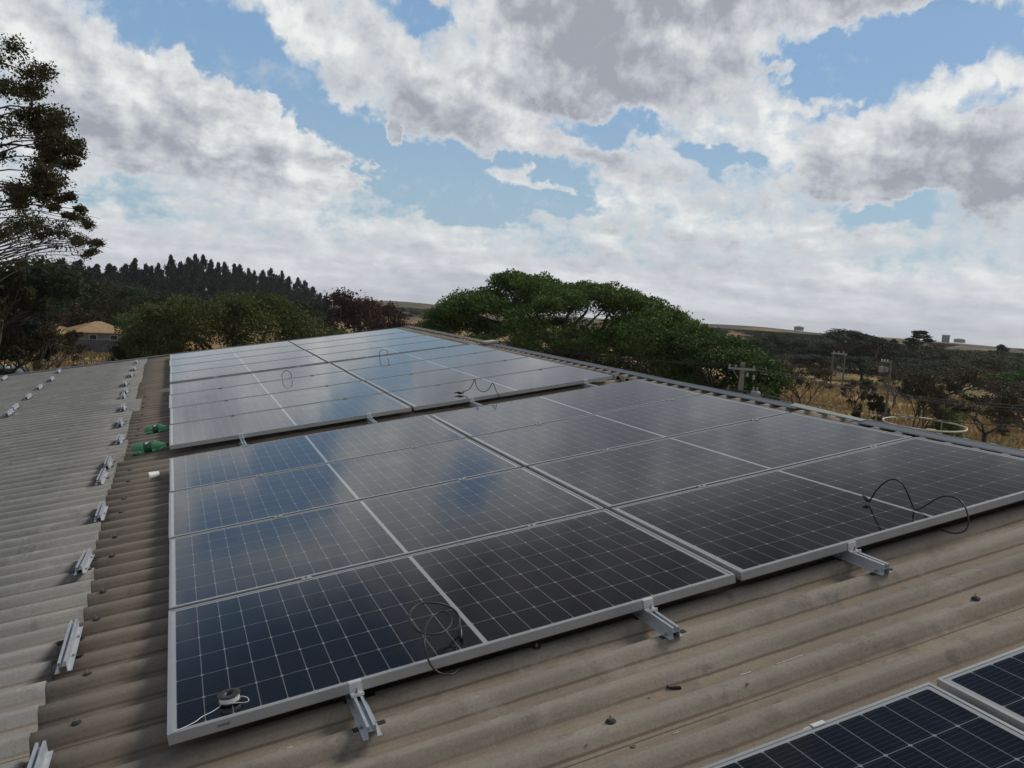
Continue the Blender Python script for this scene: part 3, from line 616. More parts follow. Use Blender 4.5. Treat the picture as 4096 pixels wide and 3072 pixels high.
# two green bottles
gb, t, b = newmat('green_bottle_plastic')
b.inputs['Base Color'].default_value = (.16, .44, .26, 1); b.inputs['Roughness'].default_value = .12; b.inputs['Transmission Weight'].default_value = .6; b.inputs['IOR'].default_value = 1.3
M_lab = pmat('dark_green_label', (.012, .07, .03), .5, 0., .3, 40.)
M_capg = pmat('dark_cap', (.012, .03, .018), .5)
def bottle(x, y, s, rz, label):
    z = CREST + float(lift(x, y)) + .052 * s
    o = empty('plastic_bottle', ROOF @ Matrix.Translation((x, y, z)) @ Matrix.Rotation(rz, 4, 'Z') @ Matrix.Rotation(R(90), 4, 'Y') @ Matrix.Scale(s, 4), label, 'plastic bottle', 'empty green bottles on the roof')
    bb_ = MB().lathe([(0, .006), (.034, 0), (.050, .010), (.053, .03), (.051, .05), (.053, .07), (.053, .095), (.050, .10), (.050, .175), (.053, .18), (.052, .20), (.040, .245), (.022, .285), (.0135, .30), (.0135, .318), (0, .318)], n=28)
    bb_.v = [(x_ * (1 + .07 * math.sin(z_ * 60 + 3 * math.atan2(y_, x_))), y_ * (1 + .06 * math.sin(z_ * 47 + 2)), z_) if z_ < .1 or z_ > .18 else (x_, y_, z_) for x_, y_, z_ in bb_.v]
    bb_.build('bottle_body', gb, o, True)
    lb = MB().lathe([(.0508, .104), (.0512, .106), (.0512, .170), (.0508, .172)], n=28).build('bottle_label', M_lab, o, True)
    mk = MB()
    for i in range(5):                                   # worn white script on the wrapper, unreadable
        a = R(150 + 16 * i); M = Matrix.Rotation(a, 4, 'Z')
        mk.box(.0516, .0524, -.006, .003 + .003 * (i % 2), .118 + .007 * ((i * 3) % 4), .150 - .005 * ((i * 2) % 3), M=M)
    mk.build('white_script', M_white, lb)
    MB().lathe([(0, .305), (.0150, .305), (.0155, .307), (.0155, .322), (.0140, .325), (0, .325)], n=16).build('bottle_cap', M_capg, o)
X1, Y1 = fixz(-.318, 5.335, -.06); bottle(X1, Y1, .90, R(-3), 'green plastic bottle with dark label, the nearer of two beside the panels')
X2, Y2 = fixz(-.248, 6.36, -.06); bottle(X2, Y2, .72, R(-1), 'smaller flattened green plastic bottle, the farther of two beside the panels')
# scraps
def bit(name, pts, r, mat, label, cat, n=6):
    pts = [Vector((p[0], p[1], roofz(p[0], p[1]) + r + .0008)) for p in catmull(pts, 5)]
    tag(MB().tube([ROOF @ p for p in pts], r, n).build(name, mat, None, True), label, cat)
bit('cable_offcut', [(1.519, -.390, -.125), (1.54, -.399, -.1255), (1.561, -.409, -.125)], .0052, M_cable, 'short black cable offcut in a roof valley', 'cable offcut', 10)
bit('plastic_strip', [(.309, -.128, -.082), (.312, -.112, -.081), (.324, -.110, -.081), (.331, -.124, -.081), (.345, -.124, -.081), (.365, -.119, -.083), (.384, -.113, -.088)], .0014, M_white, 'curled white wire scrap on the roof before the nearest panel', 'wire scrap')
bit('plastic_strip', [(1.724, -.507, -.094), (1.745, -.507, -.094), (1.765, -.508, -.094)], .0012, M_white, 'short straight white scrap on a roof crest', 'plastic scrap')
bit('plastic_strip', [(1.863, -.512, -.083), (1.92, -.511, -.083), (1.975, -.510, -.083)], .0008, M_white, 'longer straight white scrap on a roof crest', 'plastic scrap')
bit('plastic_strip', [(1.399, -.609, -.128), (1.409, -.6095, -.128), (1.419, -.6085, -.128)], .0011, M_white, 'tiny white scrap low in a roof valley', 'plastic scrap')
def nut(x, y, z, s, label, cat='nut'):
    z = roofz(x, y) + .0003
    o = tag(MB().lathe([(.4 * s, 0), (s, 0), (s, .5 * s), (.4 * s, .5 * s), (.4 * s, 0)], n=6).build('nut', M_galv), label, cat); o.matrix_world = on_roof(x, y, z, rnd.random())
nut(1.443, -.402, -.131, .0058, 'small dark nut in the valley beside the cable offcut')
nut(1.266, -.602, -.131, .0085, 'dark rubber nut lying in a valley near the lowest panel')
nut(1.134, -.562, -.0855, .0042, 'tiny dark nut on the roofing in front of the near block')
nut(1.718, -.552, -.0853, .0055, 'small dark nut beside the white scraps on the roof')

# ------------------------------------------------------------------ the ground
def sstep(a, b, v): 
    t = np.clip((v - a) / (b - a), 0, 1); return t * t * (3 - 2 * t)
def ground(x, y):
    dx, dy = np.asarray(x, float) - EYE.x, np.asarray(y, float) - EYE.y
    r = np.hypot(dx, dy); a = np.degrees(np.arctan2(dx, dy))
    z = GZ + 0 * r
    left = 1 - sstep(2, 20, a); left = left * sstep(-120, -60, a)
    z = z - 2.7 * sstep(88, 160, r) * left
    z = z + .35 * np.sin(dx * .043 + 1.) * np.sin(dy * .037) * sstep(60, 140, r) + .9 * np.sin(dx * .011 + 2.) * np.cos(dy * .009 + .5) * sstep(200, 420, r)
    h15 = np.exp(-((a - 15) / 6) ** 2) * sstep(500, 950, r) * 4.2; h38 = np.exp(-((a - 38) / 7) ** 2) * sstep(300, 800, r) * 2.2
    z = z + h15 + h38
    z = z + .8 * np.sin(a * .55) * sstep(500, 900, r)
    return np.where(r > 1000, z - (r - 1000) * .0125 - ((r - 1000) * .0012) ** 2, z)
def gz(x, y): return float(ground(x, y))
def pol(az_, d): return EYE.x + d * math.sin(R(az_)), EYE.y + d * math.cos(R(az_))
rr = np.concatenate([[0], np.geomspace(6, 1000, 110), np.geomspace(1060, 3200, 16)]); aa = np.radians(np.linspace(-180, 180, 361)[:-1])
RR, AA = np.meshgrid(rr, aa, indexing='ij'); X = EYE.x + RR * np.sin(AA); Yg = EYE.y + RR * np.cos(AA); Z = ground(X, Yg)
na = len(aa); V = np.stack([X, Yg, Z], -1).reshape(-1, 3); F = []
for i in range(len(rr) - 1):
    for j in range(na):
        a, b = i * na + j, i * na + (j + 1) % na
        F.append((a, a + na, b + na, b) if i else (a, a + na, b + na))
me = bpy.data.meshes.new('ground'); me.from_pydata(V.tolist(), [], F)
me.polygons.foreach_set('use_smooth', [True] * len(F))
m, t, b = newmat('dry_pasture')
o = nd(t, 'ShaderNodeTexCoord').outputs['Object']
n1 = noise(t, o, .035, 8., .62); n2 = noise(t, o, .22, 8., .7); n3 = noise(t, o, 1.6, 6., .7)
c = ramp(t, n2, [(.28, (.10, .078, .038)), (.42, (.26, .18, .085)), (.60, (.36, .26, .13)), (.8, (.44, .33, .19))])
c = mixc(t, smooth(t, n1, .50, .66, 0., .7), c, (.085, .088, .036))
c = mixc(t, smooth(t, n3, .5, .7, 0., .55), c, (.085, .072, .036))
dist = nd(t, 'ShaderNodeVectorMath', operation='LENGTH'); t.links.new(o, dist.inputs[0])
c = mixc(t, math_(t, 'MULTIPLY', smooth(t, dist.outputs['Value'], 280., 480., 0., 1.), smooth(t, noise(t, o, .016, 7., .65), .34, .48, 0., .92)), c, (.070, .066, .045))
c = mixc(t, smooth(t, noise(t, o, .012, 5.), .55, .66, 0., .8), c, (.30, .13, .06))
t.links.new(c, b.inputs['Base Color']); b.inputs['Roughness'].default_value = .95; b.inputs['Specular IOR Level'].default_value = .1
me.materials.append(m); me.update(); g_ = link('ground', me); tag(g_, kind='structure')

# ------------------------------------------------------------------ trees
G1 = leafmat('leaves_bright', (.024, .048, .012), (.060, .112, .022), (.125, .195, .048))
G2 = leafmat('leaves_feathery', (.050, .060, .016), (.092, .112, .030), (.135, .160, .052))
G3 = leafmat('leaves_dark', (.014, .024, .010), (.028, .044, .018), (.052, .074, .030))
G4 = leafmat('leaves_eucalyptus', (.009, .016, .010), (.017, .029, .018), (.032, .048, .029))
G5 = leafmat('leaves_dry_brown', (.035, .027, .016), (.062, .050, .028), (.095, .078, .042))
G6 = leafmat('leaves_olive', (.026, .026, .010), (.046, .045, .018), (.075, .070, .028))
G7 = leafmat('leaves_red_brown', (.032, .015, .012), (.056, .026, .020), (.075, .040, .028))
G9 = leafmat('leaves_thin_olive', (.030, .030, .013), (.050, .050, .022), (.080, .080, .036), trans=.4)
G8 = leafmat('blossom_magenta', (.08, .02, .05), (.16, .035, .09), (.22, .06, .13))
def leaves(clumps, per, size, flat=.6, shell=.55, sizevar=.4):
    """leaf faces spread through clumps (x, y, z, rx, ry, rz[, weight])"""
    out = []
    for cl in clumps:
        x, y, z, rx, ry, rz = cl[:6]; n = int(per * (cl[6] if len(cl) > 6 else 1.))
        if n < 1: continue
        d = rng.normal(size=(n, 3)); d /= np.linalg.norm(d, axis=1)[:, None]
        rad = shell + (1 - shell) * rng.random(n) ** .7; inner = rng.random(n) < .25; rad[inner] = rng.random(inner.sum()) * .8
        # ragged lumps
        lump = 1 + .22 * np.sin(d[:, 0] * 5 + x * 3) * np.cos(d[:, 2] * 6 + z * 2) + .14 * np.sin(d[:, 1] * 9 + y)
        P = d * (rad * lump)[:, None] * np.array([rx, ry, rz]) + np.array([x, y, z])
        s = size * (1 + sizevar * (rng.random(n) * 2 - 1))
        nrm = rng.normal(size=(n, 3)); nrm[:, 2] += flat; nrm /= np.linalg.norm(nrm, axis=1)[:, None]
        a = np.cross(nrm, rng.normal(size=(n, 3))); a /= np.linalg.norm(a, axis=1)[:, None] + 1e-9; bb = np.cross(nrm, a)
        a *= s[:, None]; bb *= (s * .55)[:, None]
        out.append(np.stack([P - a, P - bb * .9 + a * .1, P + a, P + bb], 1))
    return np.concatenate(out)
def crown_mesh(name, clumps, per, size, mat, **k): return fast_quads(name, leaves(clumps, per, size, **k), [mat])
def limbs(mb, base, targets, r0, fork, jitter=.25, n=6, m=0, sub=0):
    """trunk to the fork, then one bending limb to each target"""
    base = Vector(base); fork = Vector(fork)
    mid = (base + fork) / 2 + Vector((rnd.uniform(-1, 1), rnd.uniform(-1, 1), 0)) * jitter * .5
    P = catmull([base, mid, fork], 5); k = len(P)
    mb.tube(P, [r0 * (1.25 if i == 0 else 1) * (1 - .35 * i / k) for i in range(k)], n, m)
    for tg in targets:
        tg = Vector(tg); d = tg - fork; L_ = d.length
        a = fork + d * .35 + Vector((rnd.uniform(-1, 1), rnd.uniform(-1, 1), rnd.uniform(-.1, .7))) * jitter * L_ * .25
        c = fork + d * .7 + Vector((rnd.uniform(-1, 1), rnd.uniform(-1, 1), rnd.uniform(-.2, .7))) * jitter * L_ * .25
        Q = catmull([fork - Vector((0, 0, r0)), a, c, tg], 4); kk = len(Q); rr_ = r0 * rnd.uniform(.32, .5)
        mb.tube(Q, [max(.012, rr_ * (1 - .82 * i / kk)) for i in range(kk)], max(4, n - 1), m)
        for s_ in range(sub):
            q = Q[int(kk * rnd.uniform(.45, .9))]
            e = q + Vector((rnd.uniform(-1, 1), rnd.uniform(-1, 1), rnd.uniform(-.2, .9))) * L_ * .25
            mb.tube([q, (q + e) / 2 + Vector((0, 0, .05 * L_)), e], [rr_ * .25, rr_ * .16, .008], 4, m)
    return mb
def twigs(mb, p, d, L_, r, depth, spread=.75, m=0, n=4):
    """recursive bare branching"""
    k = 3; pts = [p]; q = p
    for i in range(k):
        d = (d + Vector((rnd.uniform(-1, 1), rnd.uniform(-1, 1), rnd.uniform(-.5, .6))) * .22).normalized(); q = q + d * (L_ / k); pts.append(q)
    mb.tube(pts, [r, r * .85, r * .72, r * .6], n if depth > 1 else 3, m, cap=False)
    if depth == 0: return [q]
    tips = []
    for i in range(rnd.choice((2, 3, 3))):
        nd_ = (d + Vector((rnd.uniform(-1, 1), rnd.uniform(-1, 1), rnd.uniform(-.35, .6))) * spread).normalized()
        tips += twigs(mb, q if i else pts[-1], nd_, L_ * rnd.uniform(.62, .85), r * .58, depth - 1, spread, m, n)
    return tips

def tree_obj(name, trunk, crown, M, label, cat='tree', group=None, tm=M_bark):
    o = empty(name, M, label, cat, group)
    link('trunk', trunk, o)
    if crown: link('crown', crown, o)
    return o
# prototypes are unit trees 1 m tall and 1 m wide, scaled where they stand
def proto_round(seed, mat, wide=1., low=.22, n=20, per=520, size=.0135, bark=M_bark):
    rnd.seed(seed); cl = []
    for i in range(n):
        a = rnd.uniform(0, 6.28); q = math.sqrt(rnd.random()) * .36; h = low + .10 + (1 - low - .2) * rnd.random() ** .75
        q *= math.sqrt(max(.12, 1 - ((h - .5) / .55) ** 2)) * 1.15
        cl.append((q * math.cos(a), q * math.sin(a), h, rnd.uniform(.11, .19), rnd.uniform(.11, .19), rnd.uniform(.07, .115), 1.))
    cl.append((0, 0, .62, .26, .26, .24, 1.2))
    tr = MB(); limbs(tr, (0, 0, 0), [c[:3] for c in cl[::2]], .028, (rnd.uniform(-.04, .04), 0, low + .06), .5, 6)
    return tr.mesh('trunk', bark, True), crown_mesh('crown', cl, per, size, mat)
def proto_umbrella(seed, mat, n=18, per=420, size=.012, bark=M_bark):
    rnd.seed(seed); cl = []
    for i in range(n):
        a = rnd.uniform(0, 6.28); q = math.sqrt(rnd.random()) * .40
        cl.append((q * math.cos(a), q * math.sin(a), .90 - .28 * (q / .4) ** 2 - rnd.random() * .10, rnd.uniform(.09, .15), rnd.uniform(.09, .15), rnd.uniform(.035, .06)))
    tr = MB(); limbs(tr, (0, 0, 0), [c[:3] for c in cl], .024, (.02, 0, .36), .35, 6, sub=1)
    return tr.mesh('trunk', bark, True), crown_mesh('crown', cl, per, size, mat, flat=1.2)
def proto_bare(seed, mat, per=60, depth=5, bark=M_bark, size=.015, lean=0.):
    rnd.seed(seed); tr = MB(); tips = []
    fk = Vector((lean * .3, 0, .22)); tr.tube([(0, 0, 0), (lean * .12, 0, .10), fk], [.030, .024, .020], 6)
    for i in range(4):
        a = i * 1.57 + rnd.uniform(-.5, .5); d = Vector((math.cos(a) * .75 + lean, math.sin(a) * .75, .8)).normalized()
        tips += twigs(tr, fk, d, .20, .014, depth - 1, .8)
    mx = max(p.z for p in tips); 
    cl = [(p.x, p.y, p.z, .045, .045, .03) for p in tips]
    me = tr.mesh('trunk', bark, True); cr = crown_mesh('crown', cl, max(1, per * 40 / max(1, len(tips))), size, mat)
    for q in (me, cr): q.transform(Matrix.Diagonal((.95 / max(.3, mx * 1.), .95 / max(.3, mx * 1.), .95 / mx, 1)))
    return me, cr
def proto_euc(seed):
    rnd.seed(seed); cl = []
    n = 15
    for i in range(n):
        h = .20 + .78 * i / (n - 1); w = .34 * max(0., 1 - ((h - .52) / .50) ** 2) ** .6 * rnd.uniform(.8, 1.1)
        w = max(.04, w); a = rnd.uniform(0, 6.28)
        cl.append((math.cos(a) * w * .45, math.sin(a) * w * .45, h - .03, w * rnd.uniform(.6, .9), w * rnd.uniform(.6, .9), .05 + .02 * rnd.random(), .4 + w * 2.5))
    tr = MB().tube([(0, 0, 0), (.01, 0, .4), (0, .01, .9)], [.02, .014, .004], 6)
    return tr.mesh('trunk', M_barkpale, True), crown_mesh('crown', cl, 420, .022, G4, flat=-.2)
def proto_pine(seed):
    rnd.seed(seed); cl = []
    for i in range(9):
        h = .30 + .66 * i / 8; w = .36 * (1 - (h - .3) / .78) + .04
        for k in range(4):
            a = rnd.uniform(0, 6.28); cl.append((math.cos(a) * w * .7, math.sin(a) * w * .7, h,   .17 * (1.25 - h), .17 * (1.25 - h), .04, 1.2))
    tr = MB().tube([(0, 0, 0), (0, 0, .95)], [.025, .006], 6)
    for c in cl: tr.tube([(0, 0, c[2] - .03), c[:3]], [.007, .003], 3)
    return tr.mesh('trunk', M_bark, True), crown_mesh('crown', cl, 90, .022, G3)
def norm(pr):
    tr, cr = pr; n = len(cr.vertices); co = np.empty(n * 3, np.float32); cr.vertices.foreach_get('co', co); co = co.reshape(-1, 3)
    zm = np.percentile(co[:, 2], 99.7); wm = np.percentile(np.hypot(co[:, 0], co[:, 1]), 98) * 2
    D = Matrix.Diagonal((1 / wm, 1 / wm, 1 / zm, 1)); tr.transform(D); cr.transform(D); return tr, cr
PR = {'round': [proto_round(s, G3) for s in (1, 2, 3)], 'mid': [proto_round(s, G6, per=300) for s in (4, 5)], 'green': [proto_round(s, G2, low=.15, n=20, per=360, size=.016) for s in (6, 7)],
      'bright': [proto_round(s, G1, low=.15, n=18, per=330, size=.018) for s in (8,)], 'red': [proto_round(s, G7, low=.12, n=18, per=360, size=.016) for s in (9,)],
      'umbrella': [proto_umbrella(s, G3) for s in (10, 11)], 'bare': [proto_bare(s, G5, per=90) for s in (12, 13, 14)], 'leafy_bare': [proto_bare(s, G6, per=200) for s in (15, 16)],
      'pale_bare': [proto_bare(s, G5, per=60, bark=M_barkpale) for s in (17, 18)], 'euc': [proto_euc(s) for s in (19, 20, 21, 22)], 'pine': [proto_pine(23)], 'lean': [proto_bare(24, G5, per=90, lean=.5)]}
PR = {k: [norm(q) for q in v] for k, v in PR.items()}
NM = {'round': 'broadleaf_tree', 'mid': 'broadleaf_tree', 'green': 'feathery_tree', 'bright': 'broadleaf_tree', 'red': 'red_brown_tree', 'umbrella': 'umbrella_tree', 'bare': 'savanna_tree', 'leafy_bare': 'savanna_tree', 'pale_bare': 'savanna_tree', 'euc': 'eucalyptus_tree', 'pine': 'pine_tree', 'lean': 'savanna_tree'}
rnd.seed(99)
def plant(kind, az_, d, top, wid, label, group=None, v=None, sink=.15):
    """top = elevation angle of the crown's top seen from the roof; wid = crown width in metres"""
    x, y = pol(az_, d); z = gz(x, y) - sink; h = EYE.z + d * math.tan(R(top)) - z
    tr, cr = PR[kind][(v if v is not None else rnd.randrange(9)) % len(PR[kind])]
    M = Matrix.Translation((x, y, z)) @ Matrix.Rotation(rnd.uniform(0, 6.28) if kind != 'lean' else R(-50), 4, 'Z') @ Matrix.Diagonal((wid, wid, h, 1))
    o = empty(NM[kind], M, label, 'tree', group); link('trunk', tr, o); link('crown', cr, o); return o

# --- the big spreading acacia behind the ridge
def interp(P, x): return float(np.interp(x, [p[0] for p in P], [p[1] for p in P]))
def profile_tree(name, az0, d, prof, kind_mat, bot, depth, n, per, size, fork_el, label, trunk_az, thick=.5, flatten=.5, trunk_r=.3, seed=5, topshare=.55, limbn=12, bark=M_bark):
    """crown whose outline rises and falls as the real one does; prof = (azimuth, top elevation)"""
    rnd.seed(seed); bx, by = pol(trunk_az, d); bz = gz(bx, by) - .2; M = Matrix.Translation((bx, by, bz)) @ Matrix.Rotation(-R(trunk_az), 4, 'Z')
    P = [(d * math.tan(R(a - trunk_az)), EYE.z + d * math.tan(R(e)) / math.cos(R(a - trunk_az)) - bz) for a, e in prof]
    B = [(d * math.tan(R(a - trunk_az)), EYE.z + d * math.tan(R(e)) - bz) for a, e in bot]
    x0, x1 = P[0][0], P[-1][0]; xc, hw = (x0 + x1) / 2, (x1 - x0) / 2; cl = []
    for i in range(n):
        top = i < n * topshare
        x = xc + hw * .97 * ((((i * .618034) % 1.) if top else rnd.random()) * 2 - 1); q = math.sqrt(max(0, 1 - ((x - xc) / hw) ** 2)); y = depth * q * (rnd.random() * 2 - 1) * (.75 if top else 1)
        H = interp(P, x); Bt = interp(B, x); fall = 1 - .30 * (y / depth) ** 2; rx = size_r * rnd.uniform(.7, 1.25); rz = rx * flatten * rnd.uniform(.8, 1.2)
        if top: z = Bt + (H - Bt) * fall - rz * (1.0 + rnd.random() * .7)
        else: z = Bt + (H - Bt) * fall * rnd.uniform(.02, .8)
        if z < Bt: z = Bt + rnd.random() * .3
        cl.append((x, y, z, rx, rx, rz, 1. if top else .8))
    tr = MB(); fk = Vector((0, 0, EYE.z + d * math.tan(R(fork_el)) - bz))
    tg = rnd.sample(cl, min(limbn, len(cl)))
    limbs(tr, (0, 0, 0), [c[:3] for c in tg], trunk_r, fk, .45, 8, sub=3)
    o = empty(name, M, label, 'tree'); link('trunk', tr.mesh('trunk', bark, True), o); link('crown', crown_mesh('crown', cl, per, size, kind_mat, flat=.9), o); return o
size_r = 1.05
profile_tree('acacia_tree', 26, 50, [(16.9, -1.6), (17.5, -.1), (18.8, .8), (20.2, 1.3), (21.3, 1.65), (21.5, 2.35), (22.8, 2.6), (25.0, 2.45), (26.0, 1.9), (27.0, 2.2), (28.4, 2.25), (30.8, 1.75), (33.0, .75), (34.6, -.2), (35.4, -1.8)], G1,
             [(16.9, -2.9), (19, -3.0), (23, -2.7), (28, -2.9), (32, -3.4), (35.5, -4.0)], 7.5, 175, 1050, .075, -3.2, 'huge spreading acacia with a wide flat green crown behind the ridge', 26.3, trunk_r=.34, seed=3, limbn=20, topshare=.46)
size_r = 1.0
profile_tree('broadleaf_tree', 37, 44, [(33.0, -.9), (34.2, -.35), (35.2, -.25), (36.2, -.75), (37.3, -.95), (38.3, -1.5), (39.4, -2.3), (40.3, -3.4)], G1,
             [(33.0, -6.), (40.4, -6.)], 4.0, 70, 800, .085, -6.5, 'bright green leafy tree right behind the concrete power pole', 36.6, trunk_r=.2, seed=8, topshare=.35, limbn=12)
size_r = 1.1
profile_tree('understorey_tree', 22, 56, [(16.0, -2.1), (18, -1.7), (21, -2.1), (24, -2.4), (28, -2.6), (31, -2.5), (34, -2.9), (36, -3.4)], G6,
             [(16.0, -7.), (36, -7.5)], 4.0, 130, 520, .10, -5., 'low dark thicket tree filling the shade beneath the acacia crown', 23, trunk_r=.2, seed=12, topshare=.6, flatten=.8)
# --- left: the feathery green tree beyond the verge
size_r = 1.15
profile_tree('feathery_tree', 4, 58, [(-1.9, -3.0), (-1.2, -1.2), (-.4, -.75), (.8, -.5), (2.2, -.35), (3.6, -.1), (5.0, .15), (6.2, .0), (7.2, -.45), (8.4, -1.25), (9.2, -2.4)], G2,
             [(-1.9, -6), (9.2, -6)], 5.0, 100, 900, .075, -5.5, 'broad feathery light green tree just beyond the end of the roof', 4, trunk_r=.22, seed=21, topshare=.45, flatten=.7)
size_r = .9
profile_tree('feathery_tree', 10, 60, [(8.2, -2.6), (9.2, -1.75), (10.2, -1.8), (11.2, -2.3), (12.2, -3.2)], G2, [(8.2, -5), (12.2, -5)], 2.5, 24, 420, .12, -4.5, 'small light green bushy tree between the feathery tree and the red-brown tree', 10, trunk_r=.14, seed=22, flatten=.8)
size_r = .95
profile_tree('feathery_tree', -1, 64, [(-2.7, -4.2), (-2.3, -3.2), (-1.8, -2.4), (-1.2, -1.9), (-.2, -1.7), (.6, -2.4)], G6, [(-2.7, -6), (.6, -6)], 2.5, 30, 420, .12, -5., 'dull olive tree beside the tiled house', -1.8, trunk_r=.14, seed=23, flatten=.8)
# --- tall tree leaning in from the left
rnd.seed(31); d0 = 27.; ta = -11.6; bx, by = pol(ta, d0); bz = gz(bx, by); cl = []; side = lambda a: d0 * math.tan(R(a - ta)); upz = lambda e: EYE.z + d0 * math.tan(R(e)) - bz
def lay(n, a0, a1, e0, e1, r, wgt=1., flat=.55, dep=2.2):
    for i in range(n):
        a, e = rnd.uniform(a0, a1), rnd.uniform(e0, e1); rr_ = 1.12 * r * rnd.uniform(.7, 1.2)
        cl.append((side(a), rnd.uniform(-dep, dep), upz(e), rr_, rr_, rr_ * (flat + .15), wgt))
lay(9, -14.5, -8.6, 10.6, 12.3, .55); lay(6, -9.3, -7.4, 9.9, 11.4, .42)
lay(14, -14., -7.0, 8.4, 10.4, .5); lay(8, -7.8, -5.9, 7.9, 9.6, .40); lay(8, -7.4, -5.5, 6.6, 8.2, .36)
lay(5, -6.2, -5.3, 6.6, 7.9, .26, .8); lay(8, -13., -7.4, 6.6, 8.0, .4, .55)
lay(9, -9.3, -6.3, 4.7, 5.9, .40); lay(5, -6.9, -5.6, 4.2, 5.4, .27, .8); lay(3, -6.0, -5.5, 3.5, 4.2, .16, .6); lay(4, -9.4, -7.6, 3.6, 4.6, .25, .7); lay(6, -14., -9.5, 3.5, 6., .6, .6)
tr = MB(); tr.tube(catmull([(0, 0, -.2), (.1, 0, 3.5), (-.1, .1, 7.), (.2, 0, 10.), (.3, 0, upz(11.4))], 5), [.26 - .009 * i for i in range(21)], 9)
for c in cl[::2]:
    s0 = Vector((rnd.uniform(-.1, .2), 0, max(3.6, c[2] - rnd.uniform(.3, 1.2)))); e0 = Vector(c[:3]); mid = (s0 + e0) / 2 + Vector((0, 0, rnd.uniform(.15, .5)))
    tr.tube(catmull([s0, mid, e0], 4), [.045, .038, .032, .027, .022, .018, .014, .010, .006], 5)
    for q in range(3):
        e1 = e0 + Vector((rnd.uniform(-1, 1), rnd.uniform(-1, 1), rnd.uniform(-.5, .5))) * .5; tr.tube([mid.lerp(e0, rnd.uniform(.3, 1)), e1], [.014, .004], 3)
M = Matrix.Translation((bx, by, bz)) @ Matrix.Rotation(-R(ta), 4, 'Z')
o = empty('tall_tree', M, 'tall thin-leaved tree rising high above everything at the edge of the roof', 'tree'); link('trunk', tr.mesh('trunk', M_bark, True), o)
link('crown', crown_mesh('crown', cl, 560, .042, G9, flat=.1, shell=.10, sizevar=.5), o)
# thin sparse tree below it
rnd.seed(33); d0 = 36.; ta = -9.8; bx, by = pol(ta, d0); bz = gz(bx, by); cl = []
lay(10, -10., -7.2, 1.6, 3.5, .55, .8, .5); lay(8, -7.6, -5.2, 2.0, 3.2, .42, .45, .5); lay(6, -5.6, -4.4, 2.2, 3.6, .32, .6, .5); lay(5, -4.8, -4.0, 1.5, 2.4, .26, .6, .5); lay(6, -8., -4.6, .7, 1.8, .45, .35, .5); lay(9, -14., -9.6, .8, 3.6, .7, .8, .5)
tr = MB(); tr.tube(catmull([(0, 0, -.2), (.2, 0, 3.), (.0, 0, 6.), (.1, 0, upz(2.4))], 5), [.2 - .008 * i for i in range(16)], 8)
for c in cl:
    s0 = Vector((rnd.uniform(-.1, .2), 0, max(3.6, c[2] - rnd.uniform(.1, 1.1)))); e0 = Vector(c[:3]); mid = (s0 + e0) / 2 + Vector((0, 0, rnd.uniform(.0, .4)))
    tr.tube(catmull([s0, mid, e0], 4), [.030, .026, .022, .019, .016, .013, .010, .008, .005], 4)
    for q in range(3):
        e1 = e0 + Vector((rnd.uniform(-1, 1), rnd.uniform(-1, 1), rnd.uniform(-.5, .5))) * .5; tr.tube([mid.lerp(e0, rnd.uniform(.5, 1)), e1], [.009, .003], 3)
M = Matrix.Translation((bx, by, bz)) @ Matrix.Rotation(-R(ta), 4, 'Z')
o = empty('sparse_tree', M, 'sparse twiggy tree with see-through crown, beneath the tall tree', 'tree'); link('trunk', tr.mesh('trunk', M_bark, True), o)
link('crown', crown_mesh('crown', cl, 520, .042, G9, flat=.1, shell=.1, sizevar=.5), o)
rnd.seed(101)
# --- left woodland behind
LT = [('round', -10.5, 62, .9, 14, 'dark dense tree at the picture edge below the tall tree'), ('leafy_bare', -10.4, 58, .75, 9, 'dull dense-twigged tree below the sparse tree'), ('red', -7.2, 140, .5, 20, 'tall red-tinged tree behind the sparse tree'),
      ('mid', -5.4, 150, .05, 19, 'olive domed tree above the tiled house'), ('round', -3.9, 160, -.3, 17, 'dark tree behind the tiled house, under the eucalyptus row'), ('mid', -12.6, 60, -1.0, 9, 'olive tree in front of the dark woodland'),
      ('leafy_bare', -9.0, 62, -3.0, 6, 'bare-twigged greyish tree by the teal water tank'), ('pale_bare', -7.6, 62, -2.6, 5, 'pale-barked bare tree in the fenced field'), ('leafy_bare', -6.3, 76, -3.2, 4, 'small twiggy tree in the field before the tiled house'),
      ('round', -2.8, 165, -.75, 16, 'dark round tree directly above the tiled roof'), ('mid', -1.4, 150, -.9, 14, 'green domed tree between tiled house and feathery tree'), ('round', .4, 120, -.6, 13, 'very dark tree showing over the feathery tree'),
      ('bright', -.9, 98, -1.5, 8, 'small bright green tree peeping over the feathery tree'), ('round', -8.4, 120, .1, 17, 'dark tree deep in the woodland above the tiled house'), ('round', 9.2, 118, -.6, 9, 'dark tree at the foot of the last eucalyptus'),
      ('red', 11.9, 105, .33, 11, 'large round red-brown tree beside the end of the eucalyptus row'), ('red', 13.2, 112, -.35, 7, 'smaller red-brown tree on the shoulder of the large one'), ('red', 15.6, 120, -1.35, 7, 'low red-brown tree before the orange field'), ('round', 14.2, 140, -1.7, 9, 'low dark tree at the edge of the orange field'),
      ('red', 16.8, 100, -1.35, 5, 'reddish bush tree touching the acacia crown')]
for k, a, d, tp, wd, lb in LT: plant(k, a, d, tp, wd, lb)
